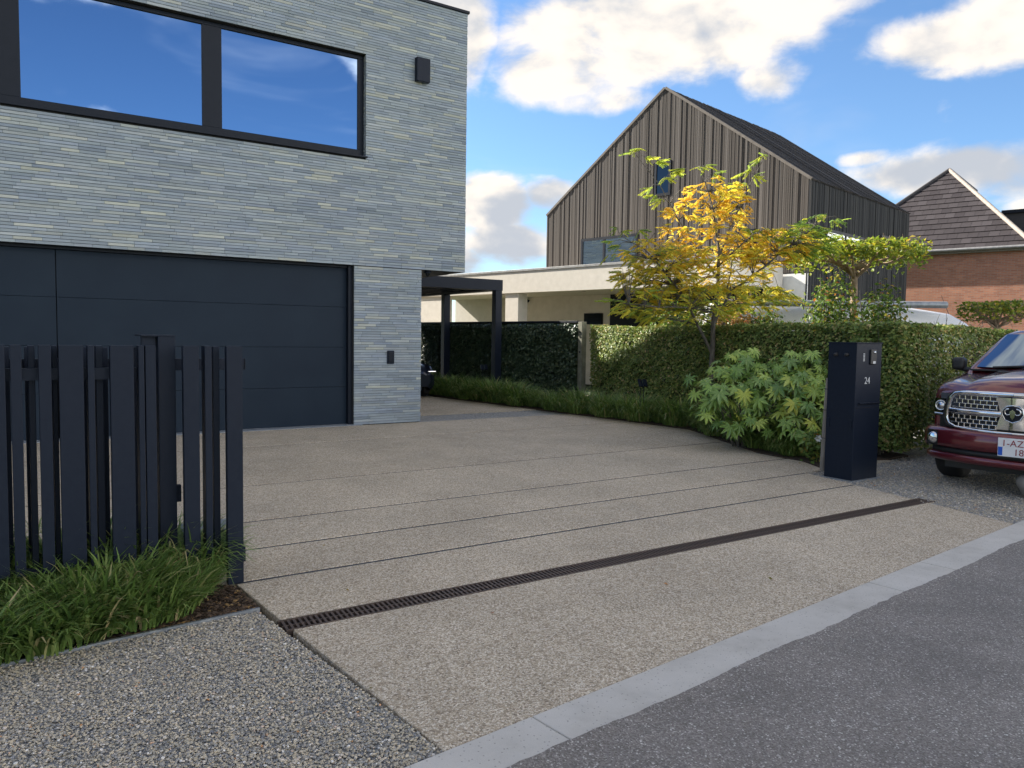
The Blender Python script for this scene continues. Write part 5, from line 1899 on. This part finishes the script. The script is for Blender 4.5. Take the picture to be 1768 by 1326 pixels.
def yellow_tree():
    Yt = 14.5
    base = AT(1229, 700, Yt); base.z = 0
    t = thing('yellow_tree', 'slender multi-stemmed tree with golden autumn leaves before the hedge', 'tree', tuple(base))
    rs = random.Random(31)
    limbs = [[(1229, None, 0, .055), (1229, 640, 0, .05), (1231, 560, 0, .043), (1238, 480, .0, .032), (1243, 440, .05, .026), (1236, 395, .1, .018), (1222, 330, .1, .010), (1210, 295, .1, .006)],
             [(1231, 560, 0, .03), (1262, 505, -.15, .024), (1300, 475, -.2, .02), (1345, 440, -.2, .014), (1390, 405, -.2, .010), (1428, 375, -.2, .006)],
             [(1229, 610, 0, .03), (1205, 560, -.2, .024), (1180, 512, -.3, .02), (1150, 470, -.3, .014), (1110, 430, -.3, .009), (1070, 405, -.3, .005)],
             [(1238, 480, 0, .022), (1205, 430, .3, .017), (1172, 380, .4, .012), (1140, 320, .4, .008), (1100, 270, .4, .005)],
             [(1243, 440, .05, .02), (1262, 390, .2, .015), (1290, 330, .3, .010), (1318, 275, .3, .005)],
             [(1233, 530, 0, .02), (1270, 520, .5, .014), (1320, 515, .7, .010), (1370, 500, .7, .006)],
             [(1231, 540, 0, .02), (1190, 530, -.6, .014), (1140, 530, -.8, .009), (1085, 525, -.8, .005)],
             [(1240, 460, 0, .016), (1275, 425, -.5, .012), (1300, 405, -.6, .008), (1315, 398, -.6, .005)],
             [(1231, 700, .12, .03), (1246, 620, .15, .026), (1250, 540, .2, .02), (1262, 470, .3, .012), (1270, 420, .3, .006)]]
    mb = MB()
    nodes = []
    for lb in limbs:
        pts = []
        for px, py, dy, r_ in lb:
            if py is None: p = base + Vector((0, 0, -.03))
            else: p = AT(px, py, Yt + dy)
            pts.append(p - base)
        fine, rr_ = [], []
        for i in range(len(pts) - 1):
            for s in (0, .5):
                j = Vector((rs.uniform(-1, 1), rs.uniform(-1, 1), rs.uniform(-1, 1))) * (.02 if i else 0)
                fine.append(pts[i].lerp(pts[i + 1], s) + j); rr_.append(lb[i][3] * (1 - s) + lb[i + 1][3] * s)
        fine.append(pts[-1]); rr_.append(lb[-1][3])
        if lb[0][1] == 700: fine[0].z = -.02
        mb.tube(fine, rr_, 8)
        nodes += [(p, r_) for p, r_ in zip(fine, rr_) if p.z > 1.75]
    mb.build('trunk', M['bark'], t)
    # clusters: where sprays of leaves sit (pixel, pixel, depth, colour kind)
    cl = []
    for px, py in ((1090, 262), (1102, 255), (1118, 275), (1135, 278), (1120, 325), (1128, 335), (1150, 305), (1165, 295), (1178, 292), (1205, 288), (1220, 285), (1235, 298), (1278, 300), (1295, 290), (1312, 275), (1320, 268), (1300, 305), (1290, 315), (1265, 318), (1140, 345)):
        cl.append((px, py, .3, 0))
    for px, py in ((1395, 378), (1410, 370), (1425, 372), (1440, 382), (1452, 380), (1405, 395), (1420, 395), (1290, 395), (1310, 400), (1325, 398), (1335, 405), (1062, 392), (1075, 400), (1105, 395), (1052, 418), (1065, 425), (1045, 440), (1058, 518), (1050, 520)):
        cl.append((px, py, -.2, 1))
    def ell(cx, cy, rx, ry, n, k, dy, dr):
        for _ in range(n):
            a, q = rs.uniform(0, 6.28), math.sqrt(rs.random())
            cl.append((cx + rx * q * math.cos(a), cy + ry * q * math.sin(a), dy + rs.uniform(-dr, dr), k))
    ell(1215, 385, 78, 70, 105, 2, .2, .5)
    ell(1250, 340, 50, 36, 26, 2, .2, .4)
    ell(1330, 425, 80, 34, 110, 2, -.1, .4)
    ell(1220, 465, 120, 42, 170, 3, 0, .8)
    ell(1135, 470, 70, 60, 140, 3, -.3, .6)
    ell(1180, 525, 105, 36, 105, 4, -.3, .7)
    ell(1310, 515, 70, 24, 65, 4, .4, .5)
    ell(1100, 540, 45, 16, 16, 4, -.6, .3)
    ell(1400, 415, 50, 28, 50, 1, -.1, .3)
    cols = {0: [(.30, .36, .05), (.38, .40, .05), (.22, .30, .05)], 1: [(.26, .35, .05), (.40, .40, .05), (.15, .24, .05)],
            2: [(.66, .51, .05), (.62, .42, .045), (.58, .50, .06), (.58, .36, .05), (.62, .40, .05), (.50, .46, .05)], 3: [(.60, .46, .05), (.54, .44, .05), (.46, .42, .06), (.62, .42, .05), (.30, .34, .06)],
            4: [(.50, .44, .05), (.42, .43, .06), (.54, .46, .06), (.22, .31, .06)]}
    tw = MB()
    V, C = [], []
    for px, py, dy, kk in cl:
        p = AT(px, py, Yt + dy) - base
        q, qr = min(nodes, key=lambda nd: (nd[0] - p).length + (.6 if nd[0].z > p.z + .1 else 0))
        mid = q.lerp(p, .55) + Vector((0, 0, .05))
        tw.tube([q, mid, p], [min(.008, qr), .0055, .003], 4, caps=False)
        nl = rs.choice((4, 5, 5, 6)) if kk < 2 else rs.choice((3, 3, 4, 5))
        side = (p - q); side.z = 0
        a0 = math.atan2(side.y, side.x) if side.length > .05 else rs.uniform(0, 6.28)
        for j in range(nl):
            az = a0 + rs.uniform(-1.5, 1.5)
            L = rs.uniform(.13, .22)
            tmpl = PIN[rs.randrange(3)] * L
            droop = rs.uniform(-.45, .55)
            cz, sz_ = math.cos(az), math.sin(az)
            x = tmpl[:, 0] * math.cos(droop) + tmpl[:, 2] * math.sin(droop)
            z = -tmpl[:, 0] * math.sin(droop) + tmpl[:, 2] * math.cos(droop)
            roll = rs.uniform(-.5, .5)
            y = tmpl[:, 1] * math.cos(roll); z = z + tmpl[:, 1] * math.sin(roll)
            st_ = mid.lerp(p, rs.uniform(.4, 1.0))
            V.append(np.stack([x * cz - y * sz_ + st_.x, x * sz_ + y * cz + st_.y, z + st_.z], 1))
            c = rs.choice(cols[kk]); f = rs.uniform(.8, 1.2)
            C.append(np.tile(np.array([c[0] * f, c[1] * f, c[2], 1.0]), (len(tmpl), 1)) )
    tag(tw.build('twigs', M['bark'], t), kind='stuff')
    V = np.concatenate(V); C = np.concatenate(C).astype(np.float32)
    C[:, :3] *= 1.3; C[:, :3] *= np.repeat(rng.uniform(.8, 1.2, len(V) // 4), 4)[:, None]
    b = np.arange(len(V) // 4) * 4
    Fc = np.stack([np.stack([b, b + 1, b + 2], 1), np.stack([b, b + 2, b + 3], 1)], 1).reshape(-1, 3)
    me = np_mesh('crown', V, Fc)
    at = me.color_attributes.new('tint', 'FLOAT_COLOR', 'POINT'); at.data.foreach_set('color', C.ravel())
    o = link('crown', me, M['autumn'], t)
    o['kind'] = 'stuff'
    return t


yellow_tree()


def pleached(label, base, h, top, rx, ry, n, seed, leafsize=.1, bark='bark_tan'):
    """umbrella-trained tree: a trunk, flat trained limbs and a thin roof of leaves"""
    rs = random.Random(seed)
    t = thing('umbrella_tree', label, 'tree', (base.x, base.y, 0))
    mb = MB(); mb.tube([(0, 0, -.03), (.02, 0, h * .5), (.0, .02, h)], [.085, .07, .06], 10)
    for i in range(14):
        a = i * 6.28 / 14 + rs.uniform(-.2, .2)
        e = Vector((math.cos(a) * rx * rs.uniform(.75, 1), math.sin(a) * ry * rs.uniform(.75, 1), top - .12 + rs.uniform(-.25, .1)))
        m1 = Vector((e.x * .35, e.y * .35, h + rs.uniform(-.05, .15)))
        m2 = e * .7; m2.z = h + (e.z - h) * .55 + rs.uniform(-.1, .1)
        mb.tube([(0, 0, h - rs.uniform(.0, .25)), m1, m2, e], [.035, .026, .018, .008], 6)
        for j in range(6):
            k0 = m1.lerp(e, rs.random())
            mb.tube([k0, k0 + Vector((rs.uniform(-.3, .3), rs.uniform(-.3, .3), rs.uniform(-.28, .35)))], [.010, .004], 4)
    mb.build('trunk', M[bark], t)
    P = np.stack([rng.uniform(-1, 1, n), rng.uniform(-1, 1, n), rng.random(n)], 1)
    P = P[(np.abs(P[:, 0]) ** 4 + np.abs(P[:, 1]) ** 4) < 1.05]
    edge = np.maximum(np.abs(P[:, 0]), np.abs(P[:, 1]))
    P[:, 2] = top - .30 * P[:, 2] ** 1.3 - (edge > .75) * rng.random(len(P)) * .32
    P[:, 0] *= rx; P[:, 1] *= ry
    nz = smooth_noise(P, 5, seed)
    P[:, 2] += nz * .10
    P = P[nz + rng.random(len(P)) * .9 > -.15]
    leaf_mesh('crown', P, np.tile((0, 0, 1.0), (len(P), 1)), leafsize, M['plane_leaf'], t, .7, .8, kind='stuff')
    return t


q = AT(1474, 520, 15.8)
pleached('umbrella trained tree with flat leafy roof in front of the timber house', q, AT(1474, 462, 15.8).z, AT(1474, 418, 15.8).z, 1.22, 1.05, 2900, 3)
q = AT(1722, 560, 21.0)
pleached('small umbrella trained tree standing in front of the red brick wall', q, AT(1722, 556, 21).z, AT(1722, 522, 21).z, .85, .9, 1300, 6, .11)


def bush(label, base, rx, ry, h0, h1, n, seed, mat='shrub', size=.085):
    rs = np.random.default_rng(seed)
    t = thing('garden_shrub', label, 'shrub', (base.x, base.y, 0))
    mb = MB(); rr_ = random.Random(seed)
    for i in range(11):
        a = rr_.uniform(0, 6.28); q = rr_.random() ** .5
        e = Vector((math.cos(a) * rx * q, math.sin(a) * ry * q, h1 * rr_.uniform(.75, .98)))
        mb.tube([(e.x * .15, e.y * .15, -.02), (e.x * .6, e.y * .6, h1 * .5), e], [.02, .014, .005], 5)
    mb.build('stems', M['bark'], t)
    P = rs.normal(0, 1, (n, 3)); P /= np.linalg.norm(P, axis=1, keepdims=True)
    rr = rs.random((n, 1)) ** .45
    P = P * rr
    k = smooth_noise(P * 1.0, 4, seed) * .35
    P *= (1 + k)[:, None]
    P = P[(smooth_noise(P, 7, seed + 1) + rs.random(len(P)) * .8) > -.05]
    Q = np.stack([P[:, 0] * rx, P[:, 1] * ry, (h0 + h1) / 2 + P[:, 2] * (h1 - h0) / 2], 1)
    leaf_mesh('foliage', Q, P + np.array((0, 0, .5)), size, M[mat], t, .6, .7, kind='stuff')
    return t


M['russet'] = mat_island('russet_leaves', [(0, (.16, .16, .04)), (.4, (.30, .22, .07)), (.8, (.42, .22, .10)), (1, (.45, .17, .08))], .5, transl=.35)
bush('bright green garden shrub rising over the hedge behind the yellow tree', AT(1180, 560, 17.2), .85, .6, 1.2, AT(1180, 508, 17.2).z, 2400, 4)
bush('russet leaved shrub rising over the hedge beside the yellow trunk', AT(1265, 560, 17.0), .55, .5, 1.2, AT(1265, 512, 17).z, 1500, 5, 'russet')
bush('dull green shrub rising over the hedge beneath the golden branches', AT(1320, 560, 17.0), .5, .5, 1.2, AT(1320, 530, 17).z, 1300, 6)
bush('straggly yellow green bush in front of the white camper', AT(1435, 560, 15.2), .55, .5, 1.1, AT(1435, 468, 15.2).z, 2000, 7)
bush('yellow green bush with reddish berries under the umbrella tree', AT(1520, 560, 15.2), .55, .5, 1.1, AT(1520, 490, 15.2).z, 2000, 8)

# a few fallen leaves on the drive and in the gutter
LN = [G(x, y) for x, y in ((520, 905), (560, 943), (700, 770), (930, 735), (790, 701), (1010, 890), (1320, 800), (1290, 785), (1240, 775), (1380, 800), (1150, 1010), (640, 1190), (850, 1060), (1330, 1000), (600, 1020), (900, 830))]
P = np.array([(p.x, p.y, .006) for p in LN])
tag(leaf_mesh('fallen_leaves', P, np.tile((0, 0, 1.0), (len(P), 1)), .032, M['russet'], drive, .3, .6), kind='stuff')
fl_ = [o for o in drive.children if o.name.startswith('fallen_leaves')][0]
fl_.matrix_parent_inverse = (Matrix.Translation((A0.x, A0.y, 0)) @ Matrix.Rotation(HOUSE_ROT, 4, 'Z')).inverted()
